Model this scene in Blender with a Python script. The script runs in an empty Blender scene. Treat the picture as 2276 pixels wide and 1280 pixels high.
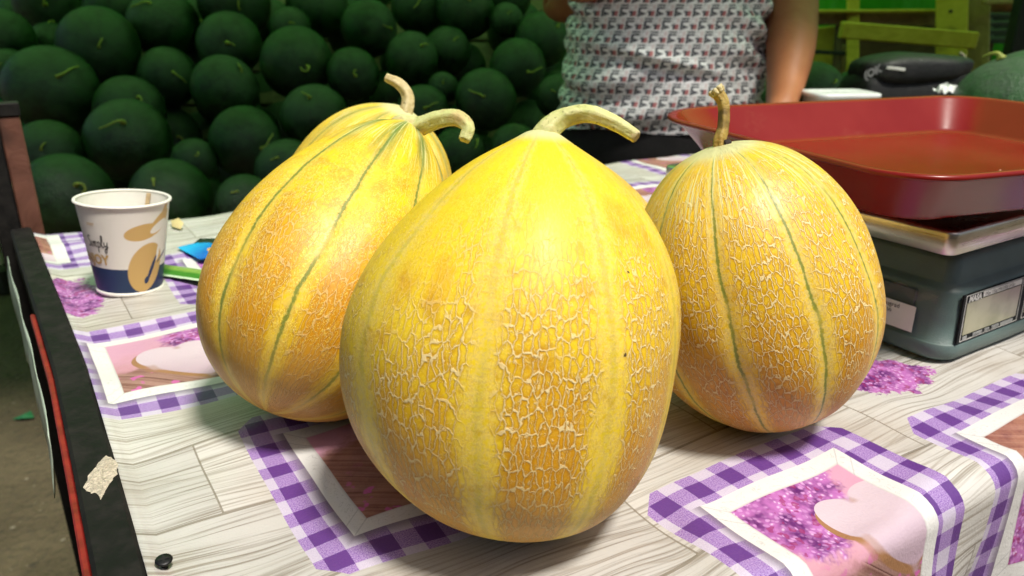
import bpy, bmesh, math, random
from mathutils import Vector, Matrix, Quaternion
R = math.radians
sc = bpy.context.scene
# ------------------------------------------------------------------ camera, sky, sun, exposure
S = 1.2                       # metres per layout unit on the table
TZ = 0.82                     # height of the table top
CAMZ = TZ + 0.22 * S
PITCH = R(20)
cam = bpy.data.objects.new('camera', bpy.data.cameras.new('camera'))
sc.collection.objects.link(cam)
cam.location = (0, 0, CAMZ)
cam.rotation_euler = (R(90) - PITCH, 0, 0)
cam.data.sensor_width = 36; cam.data.lens = 27
cam.data.clip_start = 0.02; cam.data.clip_end = 500
cam.data.dof.use_dof = True; cam.data.dof.focus_distance = 0.43; cam.data.dof.aperture_fstop = 12
sc.camera = cam
w = bpy.data.worlds.new('World'); sc.world = w; w.use_nodes = True
SUN_EL, SUN_AZ = R(64), R(138)      # azimuth clockwise from +Y: behind the camera, to its right
sky = w.node_tree.nodes.new('ShaderNodeTexSky'); sky.sky_type = 'NISHITA'; sky.sun_disc = False
sky.sun_elevation = SUN_EL; sky.sun_rotation = SUN_AZ; sky.dust_density = 3.0; sky.air_density = 1.0; sky.ozone_density = 1.0
bg = w.node_tree.nodes['Background']; bg.inputs['Strength'].default_value = 0.052
w.node_tree.links.new(sky.outputs[0], bg.inputs['Color'])
sun = bpy.data.objects.new('sun', bpy.data.lights.new('sun', 'SUN')); sc.collection.objects.link(sun)
sun.data.energy = 2.7; sun.data.angle = R(9); sun.data.color = (1, .95, .86)
sd = Vector((math.sin(SUN_AZ) * math.cos(SUN_EL), math.cos(SUN_AZ) * math.cos(SUN_EL), math.sin(SUN_EL)))
sun.rotation_euler = sd.to_track_quat('Z', 'Y').to_euler()
sc.view_settings.view_transform = 'Standard'; sc.view_settings.look = 'None'
sc.view_settings.gamma = 1; sc.view_settings.use_curve_mapping = False
sc.view_settings.exposure = 0.78
sc.render.engine = 'CYCLES'; sc.cycles.use_denoising = True
sc.cycles.max_bounces = 5; sc.cycles.diffuse_bounces = 3; sc.cycles.glossy_bounces = 2
sc.cycles.use_adaptive_sampling = True; sc.cycles.adaptive_threshold = .03
sc.cycles.caustics_reflective = False; sc.cycles.caustics_refractive = False

# ------------------------------------------------------------------ coordinates
A32 = R(32)
EU = Vector((math.cos(A32), math.sin(A32), 0)); EV = Vector((-math.sin(A32), math.cos(A32), 0))
def T(u, v, h=0.0):                       # table layout (u right-back, v away, h up) -> world
    p = (EU * u + EV * v) * S
    return Vector((p.x, p.y, TZ + h * S))
FW = Vector((0, math.cos(PITCH), -math.sin(PITCH))); UP = Vector((0, math.sin(PITCH), math.cos(PITCH))); CL = Vector((0, 0, CAMZ))
def at(x, y, d):                          # photo pixel + distance along the view axis (m) -> world
    return CL + (FW + Vector((1, 0, 0)) * ((x - 1138) / 1707) + UP * ((640 - y) / 1707)) * d
def px(n, d): return n * d / 1707

# ------------------------------------------------------------------ node maths
class E:
    def __init__(s, g, k): s.g = g; s.k = k
    def __add__(s, o): return s.g.m('ADD', s, o)
    __radd__ = __add__
    def __sub__(s, o): return s.g.m('SUBTRACT', s, o)
    def __rsub__(s, o): return s.g.m('SUBTRACT', o, s)
    def __mul__(s, o): return s.g.m('MULTIPLY', s, o)
    __rmul__ = __mul__
    def __truediv__(s, o): return s.g.m('DIVIDE', s, o)
    def __rtruediv__(s, o): return s.g.m('DIVIDE', o, s)
    def __lt__(s, o): return s.g.m('LESS_THAN', s, o)
    def __gt__(s, o): return s.g.m('GREATER_THAN', s, o)
class G:
    def __init__(s, name):
        s.mat = bpy.data.materials.new(name); s.mat.use_nodes = True
        s.nt = s.mat.node_tree; s.b = s.nt.nodes['Principled BSDF']
    def n(s, t): return s.nt.nodes.new(t)
    def put(s, inp, v):
        if isinstance(v, E): s.nt.links.new(v.k, inp)
        elif isinstance(v, (tuple, list)): inp.default_value = (*v, 1)[:4] if inp.type == 'RGBA' else v
        else: inp.default_value = v
    def m(s, op, a, b=None, c=None):
        n = s.n('ShaderNodeMath'); n.operation = op
        s.put(n.inputs[0], a)
        if b is not None: s.put(n.inputs[1], b)
        if c is not None: s.put(n.inputs[2], c)
        return E(s, n.outputs[0])
    def mn(s, a, *r):
        for b in r: a = s.m('MINIMUM', a, b)
        return a
    def mx(s, a, *r):
        for b in r: a = s.m('MAXIMUM', a, b)
        return a
    def ab(s, a): return s.m('ABSOLUTE', a)
    def fl(s, a): return s.m('FLOOR', a)
    def fr(s, a): return s.m('FRACT', a)
    def sq(s, a): return s.m('SQRT', a)
    def sin(s, a): return s.m('SINE', a)
    def atan2(s, a, b): return s.m('ARCTAN2', a, b)
    def rng(s, a, lo, hi, x=0.0, y=1.0, smooth=True):
        n = s.n('ShaderNodeMapRange'); n.interpolation_type = 'SMOOTHSTEP' if smooth else 'LINEAR'
        for i, v in enumerate((a, lo, hi, x, y)): s.put(n.inputs[i], v)
        return E(s, n.outputs[0])
    def inside(s, a, lo, hi): return (a > lo) * (a < hi)
    def xyz(s, x, y, z=0.0):
        n = s.n('ShaderNodeCombineXYZ')
        for i, v in enumerate((x, y, z)): s.put(n.inputs[i], v)
        return E(s, n.outputs[0])
    def sep(s, v):
        n = s.n('ShaderNodeSeparateXYZ'); s.put(n.inputs[0], v)
        return [E(s, o) for o in n.outputs]
    def obj(s): return E(s, s.n('ShaderNodeTexCoord').outputs['Object'])
    def uv(s): return E(s, s.n('ShaderNodeTexCoord').outputs['UV'])
    def pos(s): return E(s, s.n('ShaderNodeNewGeometry').outputs['Position'])
    def rnd(s): return E(s, s.n('ShaderNodeObjectInfo').outputs['Random'])
    def noise(s, v, scale, detail=3, rough=.55, dist=0, dim='3D'):
        n = s.n('ShaderNodeTexNoise'); n.noise_dimensions = dim; s.put(n.inputs['Vector'], v)
        for k, x in (('Scale', scale), ('Detail', detail), ('Roughness', rough), ('Distortion', dist)): n.inputs[k].default_value = x
        return E(s, n.outputs[0])
    def noisev(s, v, scale, detail=2):
        n = s.n('ShaderNodeTexNoise'); s.put(n.inputs['Vector'], v); n.inputs['Scale'].default_value = scale; n.inputs['Detail'].default_value = detail
        return E(s, n.outputs['Color'])
    def vor(s, v, scale, feat='F1', rand=1.0, out=0, dim='3D'):
        n = s.n('ShaderNodeTexVoronoi'); n.voronoi_dimensions = dim; n.feature = feat; s.put(n.inputs['Vector'], v)
        n.inputs['Scale'].default_value = scale; n.inputs['Randomness'].default_value = rand
        return E(s, n.outputs[out])
    def vadd(s, a, b, k=1.0):
        n = s.n('ShaderNodeVectorMath'); n.operation = 'MULTIPLY_ADD'
        s.put(n.inputs[0], b); n.inputs[1].default_value = (k, k, k); s.put(n.inputs[2], a)
        return E(s, n.outputs[0])
    def vmul(s, a, k):
        n = s.n('ShaderNodeVectorMath'); n.operation = 'MULTIPLY'; s.put(n.inputs[0], a); n.inputs[1].default_value = k
        return E(s, n.outputs[0])
    def mix(s, f, a, b):
        n = s.n('ShaderNodeMix'); n.data_type = 'RGBA'; n.clamp_factor = True
        s.put(n.inputs[0], f); s.put(n.inputs[6], a); s.put(n.inputs[7], b)
        return E(s, n.outputs[2])
    def scale(s, c, f):                       # colour times factor
        n = s.n('ShaderNodeVectorMath'); n.operation = 'SCALE'; s.put(n.inputs[0], c if isinstance(c, E) else tuple(c)); s.put(n.inputs['Scale'], f)
        return E(s, n.outputs[0])
    def bump(s, h, dist, strength=1.0, normal=None):
        n = s.n('ShaderNodeBump'); s.put(n.inputs['Height'], h); n.inputs['Distance'].default_value = dist; n.inputs['Strength'].default_value = strength
        if normal is not None: s.put(n.inputs['Normal'], normal)
        return E(s, n.outputs[0])
    def done(s, col, rough=.5, normal=None, spec=.5, **kw):
        s.put(s.b.inputs['Base Color'], col); s.put(s.b.inputs['Roughness'], rough); s.b.inputs['Specular IOR Level'].default_value = spec
        if normal is not None: s.put(s.b.inputs['Normal'], normal)
        for k, v in kw.items(): s.put(s.b.inputs[k.replace('_', ' ')], v)
        return s.mat
def plain(name, col, rough=.5, var=.2, scale=40, bump=0, bscale=None, spec=.5, stretch=(1, 1, 1), **kw):
    g = G(name); v = g.vmul(g.obj(), stretch)
    f = g.noise(v, scale, 4)
    c = g.scale(col, g.rng(f, .25, .75, 1 - var, 1 + var, False))
    nrm = g.bump(g.noise(v, bscale or scale * 3, 3), bump) if bump else None
    rr = g.rng(g.noise(v, scale * .6, 2), .3, .7, max(rough - .08, .02), min(rough + .08, 1), False)
    return g.done(c, rr, nrm, spec, **kw)

# ------------------------------------------------------------------ mesh helpers
COL = sc.collection.objects
def wm(o):
    m = o.matrix_basis.copy()
    return m if o.parent is None else wm(o.parent) @ o.matrix_parent_inverse @ m
def par(o, p):
    if p is not None: o.parent = p; o.matrix_parent_inverse = wm(p).inverted()
    return o
def mesh(name, V, F, mat, parent=None, smooth=True, uvs=None):
    me = bpy.data.meshes.new(name); me.from_pydata([tuple(v) for v in V], [], F); me.update()
    if smooth: me.polygons.foreach_set('use_smooth', [True] * len(me.polygons))
    if uvs is not None:
        l = me.uv_layers.new(name='UVMap')
        for lp in me.loops: l.data[lp.index].uv = uvs[lp.vertex_index]
    me.materials.append(mat)
    o = bpy.data.objects.new(name, me); COL.link(o)
    return par(o, parent)
def empty(name, loc):
    o = bpy.data.objects.new(name, None); COL.link(o); o.location = loc; o.empty_display_size = .05
    return o
def tag(o, label, cat=None, group=None, kind=None):
    if label: o['label'] = label
    if cat: o['category'] = cat
    if group: o['group'] = group
    if kind: o['kind'] = kind
    return o
def loft(rings, cap0=True, cap1=True):
    n = len(rings[0]); V = [v for r in rings for v in r]; F = []
    for i in range(len(rings) - 1):
        for j in range(n):
            k = (j + 1) % n
            F.append((i * n + j, i * n + k, (i + 1) * n + k, (i + 1) * n + j))
    if cap0: F.append(tuple(range(n - 1, -1, -1)))
    if cap1: F.append(tuple(range((len(rings) - 1) * n, len(rings) * n)))
    return V, F
def catmull(P, k=8):
    P = [Vector(p) for p in P]; Q = [P[0] * 2 - P[1]] + P + [P[-1] * 2 - P[-2]]; out = []
    for i in range(1, len(Q) - 2):
        for j in range(k):
            t = j / k; a, b, c, d = Q[i - 1:i + 3]
            out.append(.5 * ((2 * b) + (c - a) * t + (2 * a - 5 * b + 4 * c - d) * t * t + (3 * b - a - 3 * c + d) * t ** 3))
    return out + [P[-1]]
def tube(P, rad, n=14, k=8, ridge=0.0, nr=5, caps=True, seed=1):
    C_ = catmull(P, k); m = len(C_); rings = []; rn = random.Random(seed)
    t0 = (C_[1] - C_[0]).normalized(); x = t0.orthogonal().normalized()
    for i, c in enumerate(C_):
        t = (C_[min(i + 1, m - 1)] - C_[max(i - 1, 0)]).normalized()
        x = (x - t * x.dot(t)).normalized(); y = t.cross(x)
        f = i / (m - 1) * (len(rad) - 1); a = int(min(f, len(rad) - 2)); r = rad[a] + (rad[a + 1] - rad[a]) * (f - a)
        rings.append([c + (x * math.cos(q) + y * math.sin(q)) * r * (1 + ridge * math.sin(nr * q + i * .12) + rn.uniform(-1, 1) * ridge * .25) for q in [2 * math.pi * j / n for j in range(n)]])
    return loft(rings, caps, caps)
def rrect(x0, x1, y0, y1, r, z, n=6, q1=0.0):
    out = []; ra = r; r1 = r + q1
    for cx, cy, a, r in ((x1 - ra, y1 - ra, 0, ra), (x0 + r1, y1 - r1, 90, r1), (x0 + ra, y0 + ra, 180, ra), (x1 - ra, y0 + ra, 270, ra)):
        for i in range(n + 1):
            q = R(a + 90 * i / n); out.append(Vector((cx + r * math.cos(q), cy + r * math.sin(q), z)))
    return out
def boxv(x0, x1, y0, y1, z0, z1, b=.001):
    b = min(b, (x1 - x0) * .3, (y1 - y0) * .3, (z1 - z0) * .3)
    return loft([rrect(x0 + b, x1 - b, y0 + b, y1 - b, b, z0, 1), rrect(x0, x1, y0, y1, b, z0 + b, 1), rrect(x0, x1, y0, y1, b, z1 - b, 1), rrect(x0 + b, x1 - b, y0 + b, y1 - b, b, z1, 1)])
def tbox(name, u0, u1, v0, v1, h0, h1, mat, parent=None, b=.001, skew=0):
    V, F = boxv(u0, u1, v0, v1, h0, h1, b)
    return mesh(name, [T(v.x + skew * v.y, v.y, v.z) for v in V], F, mat, parent, False)
def bar(name, p0, p1, wd, th, mat, parent=None, up=Vector((0, 0, 1)), b=.004):      # a board from p0 to p1, wd across (along up), th thick
    p0, p1 = Vector(p0), Vector(p1); L = (p1 - p0).length; x = (p1 - p0).normalized(); y = up.cross(x).normalized(); z = x.cross(y)
    V, F = boxv(0, L, -th / 2, th / 2, -wd / 2, wd / 2, b)
    return mesh(name, [p0 + x * v.x + y * v.y + z * v.z for v in V], F, mat, parent, False)
def text_data(body, size, bold=0.0):
    cu = bpy.data.curves.new('t', 'FONT'); cu.body = body; cu.size = size; cu.offset = bold; cu.resolution_u = 4
    o = bpy.data.objects.new('t', cu); COL.link(o)
    dg = bpy.context.evaluated_depsgraph_get(); me = o.evaluated_get(dg).to_mesh()
    V = [v.co.copy() for v in me.vertices]; F = [tuple(p.vertices) for p in me.polygons]
    o.evaluated_get(dg).to_mesh_clear(); bpy.data.objects.remove(o); bpy.data.curves.remove(cu)
    return V, F
def text(name, body, size, org, ex, ey, mat, parent, bold=0.0):
    V, F = text_data(body, size, bold)
    return mesh(name, [org + ex * v.x + ey * v.y for v in V], F, mat, parent, False)
rnd = random.Random(7)

# ------------------------------------------------------------------ materials of the setting
def mat_ground():
    g = G('dirt'); p = g.pos()
    a = g.noise(p, 3, 6, .6); b = g.noise(p, 45, 5, .7); v = g.vor(p, 55)
    c = g.mix(g.rng(a, .3, .7), (.068, .049, .025), (.125, .094, .052))
    c = g.mix(g.rng(b, .5, .75), c, (.045, .036, .022))
    c = g.mix(g.rng(v, .18, .10) * g.rng(g.noise(p, 9, 2), .55, .65), c, (.24, .20, .14))
    return g.done(c, .9, g.bump(b + v * .6, .012))
def mat_planks(name, c0, c1, sc_=1.0, rough=.6):
    g = G(name); v = g.vmul(g.obj(), (1, 1, 1)); x, y, z = g.sep(v)
    r = g.noise(g.xyz(x * 6, y * 6, z * 6), 2.5 * sc_, 5, .65, 1.5); k = g.noise(v, 7 * sc_, 2)
    c = g.mix(g.rng(r, .35, .68), c0, c1); c = g.mix(g.rng(k, .62, .7), c, tuple(t * .35 for t in c0))
    return g.done(c, rough, g.bump(r, .002))

# ------------------------------------------------------------------ printed oilcloth
PATCH = [  # u0, v0, heart(p,q), lilac(p,q), warm
    (.067, .2515, .100, .085, .120, .120, .55),      # under the front melon
    (.2125, .080, .098, .076, .060, .112, .10),      # lower right, over the edge
    (.3825, .055, .110, .060, .045, .060, .9),       # right of it
    (-.013, .4415, .078, .066, .105, .105, .15),     # by the black rail
    (-.098, .765, .120, .030, .030, .130, .8),       # behind the cup
    (.078, .607, .060, .060, .060, .100, .4),        # behind the left melon
    (.585, .622, .060, .060, .110, .120, .9),        # far, between the melons
    (.752, .797, .100, .070, .030, .130, .7),
    (.265, .395, .060, .060, .100, .115, .3), (.425, .600, .090, .050, .045, .110, .5), (.615, .070, .080, .060, .050, .115, .2)]
PW, PH = .142, .152
def mat_cloth():
    g = G('printed_oilcloth'); U, V, _ = g.sep(g.uv()); uv = g.xyz(U, V, 0)
    # wood print
    k = g.fl((V - .185) / .0695); fv = g.fr((V - .185) / .0695)
    par2 = g.fr(k * .5)
    fu = g.fr((U - .042 + par2 * .167) / .167)
    pid = k * 3.7 + g.fl((U - .042 + par2 * .167) / .167) * 1.9
    warp = g.noise(g.xyz(U * 4, V * 11, pid), 1.5, 2)
    gr = g.noise(g.xyz(U * 9 + pid, V * 520 + warp * 13, pid), 1.0, 3, .62)
    ring = g.ab(g.fr(V * 120 + warp * 8 + pid) - .5) * 2
    wood = g.mix(g.rng(gr, .45, .68), (.60, .58, .545), (.31, .275, .235))
    wood = g.mix(g.rng(ring, .74, .99) * g.rng(g.noise(g.xyz(U * 9, V * 30, 3), 1.2, 1), .44, .62) * .5, wood, (.34, .29, .235))
    wood = g.mix(g.rng(g.noise(uv, 13, 3), .45, .75) * .6, wood, (.43, .375, .31))
    wood = g.scale(wood, g.rng(g.fr(g.sin(pid * 12.9) * 43.7), 0, 1, .86, 1.05, False))
    seam = g.mx(g.mx(fv < .016, fv > .992), (fu < .006))
    wood = g.mix(seam * .8, wood, (.20, .17, .13))
    # lilac florets printed on the wood and in the pictures
    vn = g.n('ShaderNodeTexVoronoi'); g.put(vn.inputs['Vector'], g.vadd(uv, g.noisev(uv, 90), .006)); vn.inputs['Scale'].default_value = 400
    vr, vc = E(g, vn.outputs[0]), E(g, vn.outputs[1])
    fr_, fg_, fb_ = g.sep(vc)
    fm = g.noise(uv, 75, 3, .6)
    flo = g.mix(g.rng(fm, .34, .62), (.11, .015, .14), (.46, .15, .44)); flo = g.mix(g.rng(vr, .30, .62), g.mix(fr_, flo, (.60, .30, .60)), flo)
    flo = g.mix(g.rng(vr, .34, .10) * g.rng(fm, .42, .6) * (fg_ > .45), flo, (.80, .64, .79))
    flo = g.mix((fb_ > .86) * .7, flo, (.28, .02, .12))
    nz = g.noise(uv, 42, 4, .7)
    spr = None
    for (a, b, ra, rb) in ((.012, .680, .024, .055), (.436, .247, .040, .022), (-.02, .71, .03, .03)):
        d = g.sq(((U - a) / ra) * ((U - a) / ra) + ((V - b) / rb) * ((V - b) / rb)) + (nz - .5) * 1.7
        m_ = d < .92; spr = m_ if spr is None else g.mx(spr, m_)
    wood = g.mix(spr, wood, flo)
    # which patch
    acc = None
    for (u0, v0, hx, hy, lx, ly, wa) in PATCH:
        p = U - u0; q = V - v0
        i = (p > 0) * (p < PW) * (q > 0) * (q < PH)
        ch = (p + q > .011) * ((PW - p) + q > .011) * (p + (PH - q) > .011) * ((PW - p) + (PH - q) > .011)
        i = i * ch
        row = [i, i * p, i * q, i * hx, i * hy, i * lx, i * ly, i * wa]
        acc = row if acc is None else [x + y for x, y in zip(acc, row)]
    ins, p, q, hx, hy, lx, ly, wa = acc
    e = g.mn(p, PW - p, q, PH - q)
    cs = .0216
    weave = g.noise(g.xyz(U * 1, V * 1, 0), 1500, 2, .8)
    ga = (g.fr(p / cs + .28) > .5); gb = (g.fr(q / cs + .28) > .5); gs = ga + gb
    mid = g.mix(g.rng(weave, .35, .65), (.22, .10, .38), (.46, .33, .58))
    gin = g.mix(g.rng(gs, .5, .51), g.mix(g.rng(weave, .3, .7), (.50, .44, .58), (.62, .56, .67)), mid)
    gin = g.mix(g.rng(gs, 1.5, 1.51), gin, g.mix(weave, (.095, .028, .19), (.15, .058, .27)))
    # printed drop shadow of the frame
    shp = g.mx(g.inside(p, .016, .0222) * g.inside(q, .016, PH - .022), g.inside(q, .016, .0222) * g.inside(p, .016, PW - .022))
    sha = shp * g.rng(g.mn(p, q), .015, .022)
    gin = g.mix(sha * .75, gin, (.16, .13, .17))
    # frame
    orn = g.ab(g.fr(g.noise(uv, 75, 2, .5, 2.5) * 5) - .5)
    fram = g.mix(g.rng(orn, .10, .0) * g.rng(g.ab(e - .0275), .0035, .0025) * .38, (.70, .69, .67), (.32, .31, .30))
    mit = g.mn(g.ab(p - q), g.ab(PW - p - q), g.ab(p - (PH - q)), g.ab((PW - p) - (PH - q)))
    fram = g.mix((mit < .0005) * .5, fram, (.4, .4, .4))
    fram = g.mix(g.rng(e, .0305, .032) * .5, fram, (.42, .38, .38))
    # picture
    pic = g.mix(g.rng(q + (nz - .5) * .05, .05, .11), (.52, .25, .27), (.60, .32, .44))
    dg_ = g.fr((p * .75 + q) / .0165); board = g.mix(g.rng(dg_, .0, .10), (.10, .03, .03), g.mix(g.rng(g.noise(g.xyz(p * 30 + q * 22, q * 240 + p * 180, 1), 1.0, 3), .35, .65), (.20, .085, .075), (.40, .23, .20)))
    board = g.mix(wa * .7, board, g.mix(g.rng(nz, .35, .6), (.22, .07, .06), (.44, .20, .13)))
    bt = q - p * .35 + (nz - .5) * .03 - wa * .085
    pic = g.mix(g.rng(bt, .046, .034), pic, board)
    ld = g.sq((p - lx) * (p - lx) + (q - ly) * (q - ly)) + (nz - .5) * .045
    pic = g.mix(g.rng(ld, .042, .034), pic, flo)
    pic = g.mix(g.rng(g.noise(uv, 90, 2), .60, .66) * g.rng(q, .085, .05), pic, (.55, .12, .36))
    hxx = (p - hx) / .025 + (q - hy) * 10; hyy = (q - hy) / .026 + .1
    r2 = hxx * hxx + hyy * hyy - 1
    hv = r2 * r2 * r2 - hxx * hxx * hyy * hyy * hyy
    x2 = hxx + .14; y2 = hyy + .14; r3 = x2 * x2 + y2 * y2 - 1.05; hv2 = r3 * r3 * r3 - x2 * x2 * y2 * y2 * y2
    pic = g.mix(g.rng(hv2, .02, -.02), pic, (.34, .17, .08))
    pic = g.mix(g.rng(hv, .02, -.02), pic, g.mix(g.rng(hyy, -1, 1), (.50, .36, .44), (.60, .49, .55)))
    pat = g.mix(g.rng(e, .0220, .0223), gin, fram)
    pat = g.mix(g.rng(e, .0319, .0323), pat, pic)
    col = g.mix(ins, wood, pat)
    col = g.mix((g.noise(uv, 230, 1) < .155) * .8, col, (.10, .08, .06))
    nb = g.bump(g.noise(uv, 22, 3) + g.noise(uv, 600, 1) * .10, .0022)
    return g.done(col, g.rng(g.noise(uv, 30, 3), .3, .7, .34, .5), nb, .45)
def RI(v):                                # inner edge of the side rail, slightly bowed
    P = ((-.2, .0095), (.298, .0092), (.392, .0080), (.527, .0055), (.641, .0), (.915, -.014), (.95, -.016))
    for (a, b), (c, d) in zip(P, P[1:]):
        if v <= c: return b + (d - b) * (v - a) / (c - a)
    return P[-1][1]
def cloth_z(u, v):
    s = math.sin
    z = .0014 * s(u * 31 + v * 9) * s(v * 23 - u * 7) + .0011 * s(u * 57 - v * 41 + 1) + .0007 * s(u * 20 + v * 90 + 2 * s(u * 30))
    z += .0034 * math.exp(-((u - .225 - (v - .2) * .4) / .012) ** 2 - ((v - .195) / .03) ** 2)
    z += .0030 * math.exp(-((u - .335) / .022) ** 2 - ((v - .205) / .020) ** 2) - .0012 * math.exp(-((u - .375) / .02) ** 2 - ((v - .185) / .02) ** 2)
    z += .0035 * math.exp(-((u - .03) / .05) ** 2 - ((v - .85 + .2 * u) / .02) ** 2) + .0022 * math.exp(-((u - .03) / .06) ** 2 - ((v - .60 + .1 * u) / .012) ** 2)
    z += .0025 * math.exp(-((u - .02) / .07) ** 2 - ((v - .745) / .012) ** 2) + .0015 * math.exp(-((v - .405 + .12 * u) / .012) ** 2 - ((u - .05) / .05) ** 2)
    return z
def build_cloth():
    us = [.004 + .004 * i for i in range(150)] + [.604 + .011 * i for i in range(52)]
    rb = .012; ve = .150 + rb                       # bend starts here
    svs = [-.11 + .004 * i for i in range(int((.56 + .11) / .004))] + [.562 + .008 * i for i in range(44)]
    svs = [v for v in svs if v < .905]
    V, UVs, F = [], [], []
    for s_ in svs:
        for u in us:
            d = ve - s_                             # arc length past the bend
            fold = .5 + .5 * math.sin(u * 26 + 1.0) + .35 * math.sin(u * 61)
            edge = math.exp(-((s_ - .165) / .012) ** 2)
            if d <= 0: v, h = s_, cloth_z(u, s_) + .0012 * edge * math.sin(u * 40)
            elif d < rb * math.pi / 2:
                q = d / rb; v, h = ve - rb * math.sin(q), -rb * (1 - math.cos(q)) + cloth_z(u, s_) * max(0, 1 - q)
            else:
                x = d - rb * math.pi / 2; v, h = ve - rb - .055 * min(x, .2) * 3 * fold * min(1, x / .05), -rb - x
            uu = u
            if u < .012 and d <= 0: h += (.012 - u) * .45          # turned up against the rail
            V.append(T(u + (RI(v) - .0045) * max(0, 1 - max(0, u - .004) / .09), v, h)); UVs.append((u, s_))
    n = len(us)
    for i in range(len(svs) - 1):
        for j in range(n - 1): F.append((i * n + j, i * n + j + 1, (i + 1) * n + j + 1, (i + 1) * n + j))
    o = mesh('tablecloth', V, F, mat_cloth(), None, True, UVs)
    tag(o, 'printed oilcloth with pale wood planks, purple gingham frames and lilac pictures on the table', 'tablecloth')
    so = o.modifiers.new('thick', 'SOLIDIFY'); so.thickness = .0008; so.offset = -1

# ------------------------------------------------------------------ ground, table
def build_table():
    V = [(-40, -30, 0), (40, -30, 0), (40, 60, 0), (-40, 60, 0)]
    tag(mesh('ground', V, [(0, 1, 2, 3)], mat_ground(), None, False), 'bare brown trodden dirt ground under the stall', None, None, 'structure')
    t = empty('stall_table', T(.5, .5, -TZ / S)); tag(t, 'trestle table with black side rail and red painted edge under the oilcloth', 'table')
    raw = mat_planks('raw_board', (.30, .20, .11), (.42, .30, .18)); 
    gb = G('black_rail_paint'); p = gb.obj(); n1 = gb.noise(p, 60, 5, .65); s1 = gb.noise(gb.vmul(p, (1, 1, 1)), 420, 3, .8)
    c = gb.mix(gb.rng(n1, .35, .75), (.006, .0055, .005), (.017, .015, .013)); c = gb.mix(gb.rng(s1, .72, .78) * gb.rng(n1, .45, .6), c, (.16, .14, .12))
    black = gb.done(c, gb.rng(n1, .3, .7, .6, .8), gb.bump(n1, .0005), .22)
    red = plain('red_rail_paint', (.22, .014, .010), .5, .45, 70, .0006)
    tbox('top_board', -.004, 1.15, .152, .90, -.030, -.0045, raw, t, .002)
    for u in (.05, 1.08):
        for v in (.20, .85): tbox('leg', u, u + .045, v, v + .045, -TZ / S, -.0302, raw, t, .002)
    def rail(nm, w0, w1, v0, v1, h0, h1, m, b=.0018):
        rg = []
        for i in range(41):
            v = v0 + (v1 - v0) * i / 40; u = RI(v)
            rg.append([T(u + a, v, h) for a, h in ((w0 + b, h1), (w1 - b, h1), (w1, h1 - b), (w1, h0), (w0, h0), (w0, h1 - b))])
        V, F = loft(rg); return mesh(nm, V, F, m, t, False)
    sk = -.0375
    rail('side_rail', -.0195, -.0005, .12, .925, -.026, .0055, black)
    rail('edge_strip', -.0232, -.0197, .12, .66, -.024, -.001, red, .0008)
    # bare chip in the rail's paint
    wood = plain('bare_chipboard', (.55, .48, .37), .85, .45, 500, .0015, 900)
    pts = [(-.0085, .372), (-.0055, .3815), (-.001, .392), (.0035, .397), (.0062, .3925), (.0075, .384), (.0060, .376), (.0020, .369), (-.001, .3605), (-.0030, .357), (-.0042, .364), (-.0066, .3655)]
    rn = random.Random(3); cx = sum(a for a, b in pts) / len(pts); cy = sum(b for a, b in pts) / len(pts); ring = []
    for i, (a, b) in enumerate(pts):
        a2, b2 = pts[(i + 1) % len(pts)]
        for f in (0, .33, .66): ring.append((a + (a2 - a) * f + rn.uniform(-.0006, .0006), b + (b2 - b) * f + rn.uniform(-.0006, .0006)))
    V = []; nR = len(ring)
    for k, s_ in enumerate((1, .7, .4)):
        for (a, b) in ring:
            u = cx + (a - cx) * s_; v = cy + (b - cy) * s_
            V.append(T(u + .0005, v, .0057 + (0 if k == 0 else rn.uniform(.0002, .0009))))
    V.append(T(cx + .0005, cy, .0062)); F = []
    for k in range(2):
        for i in range(nR): F.append((k * nR + i, k * nR + (i + 1) % nR, (k + 1) * nR + (i + 1) % nR, (k + 1) * nR + i))
    for i in range(nR): F.append((2 * nR + i, 2 * nR + (i + 1) % nR, 3 * nR))
    c = mesh('paint_chip', V, F, wood, t, False); c['label'] = 'bare pale chipboard where the black paint has broken off'
    # corner post
    br = mat_planks('brown_post_wood', (.105, .038, .022), (.16, .062, .038))
    pu, pv = -.0175, .932
    cp = tbox('corner_post', pu - .006, pu + .0135, pv, pv + .022, -TZ / S, .118, br, t, .0015)
    tbox('post_cap', pu - .0075, pu + .015, pv - .0015, pv + .0235, .1182, .131, black, cp, .001)
    tbox('post_facing', pu - .028, pu - .0065, pv + .002, pv + .02, -TZ / S, .125, black, t, .0015)
    # pale plastic strip that hangs outside the rail
    pm = plain('pale_green_plastic', (.42, .50, .40), .35, .25, 60)
    V, F = [], []
    for i in range(24):
        f = i / 23; v = .455 + .40 * f
        for j in range(6): V.append(T(RI(v) - .0275 - .0035 * j / 5 + .0006 * math.sin(i * .9 + j), v, -.004 - (.040 + .012 * math.sin(i * .5)) * j / 5))
    for i in range(23):
        for j in range(5): F.append((i * 6 + j, i * 6 + j + 1, (i + 1) * 6 + j + 1, (i + 1) * 6 + j))
    o = mesh('plastic_sheet', V, F, pm); o.modifiers.new('t', 'SOLIDIFY').thickness = .0006
    tag(o, 'pale green plastic strip hanging outside the black rail above the dirt', 'plastic strip')
    # screw
    sm = plain('black_screw_steel', (.018, .018, .019), .42, .3, 300, Metallic=.6)
    c0 = T(.0155, .2975, .0); sroot = empty('screw', c0); tag(sroot, 'black cross head screw standing proud of the cloth beside the black rail', 'screw')
    ax = (Vector((.10, -.12, 1))).normalized(); q = Vector((0, 0, 1)).rotation_difference(ax).to_matrix()
    def lathe(prof, n=24): return loft([[Vector((r_ * math.cos(2 * math.pi * i / n), r_ * math.sin(2 * math.pi * i / n), z_)) for i in range(n)] for r_, z_ in prof])
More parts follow.
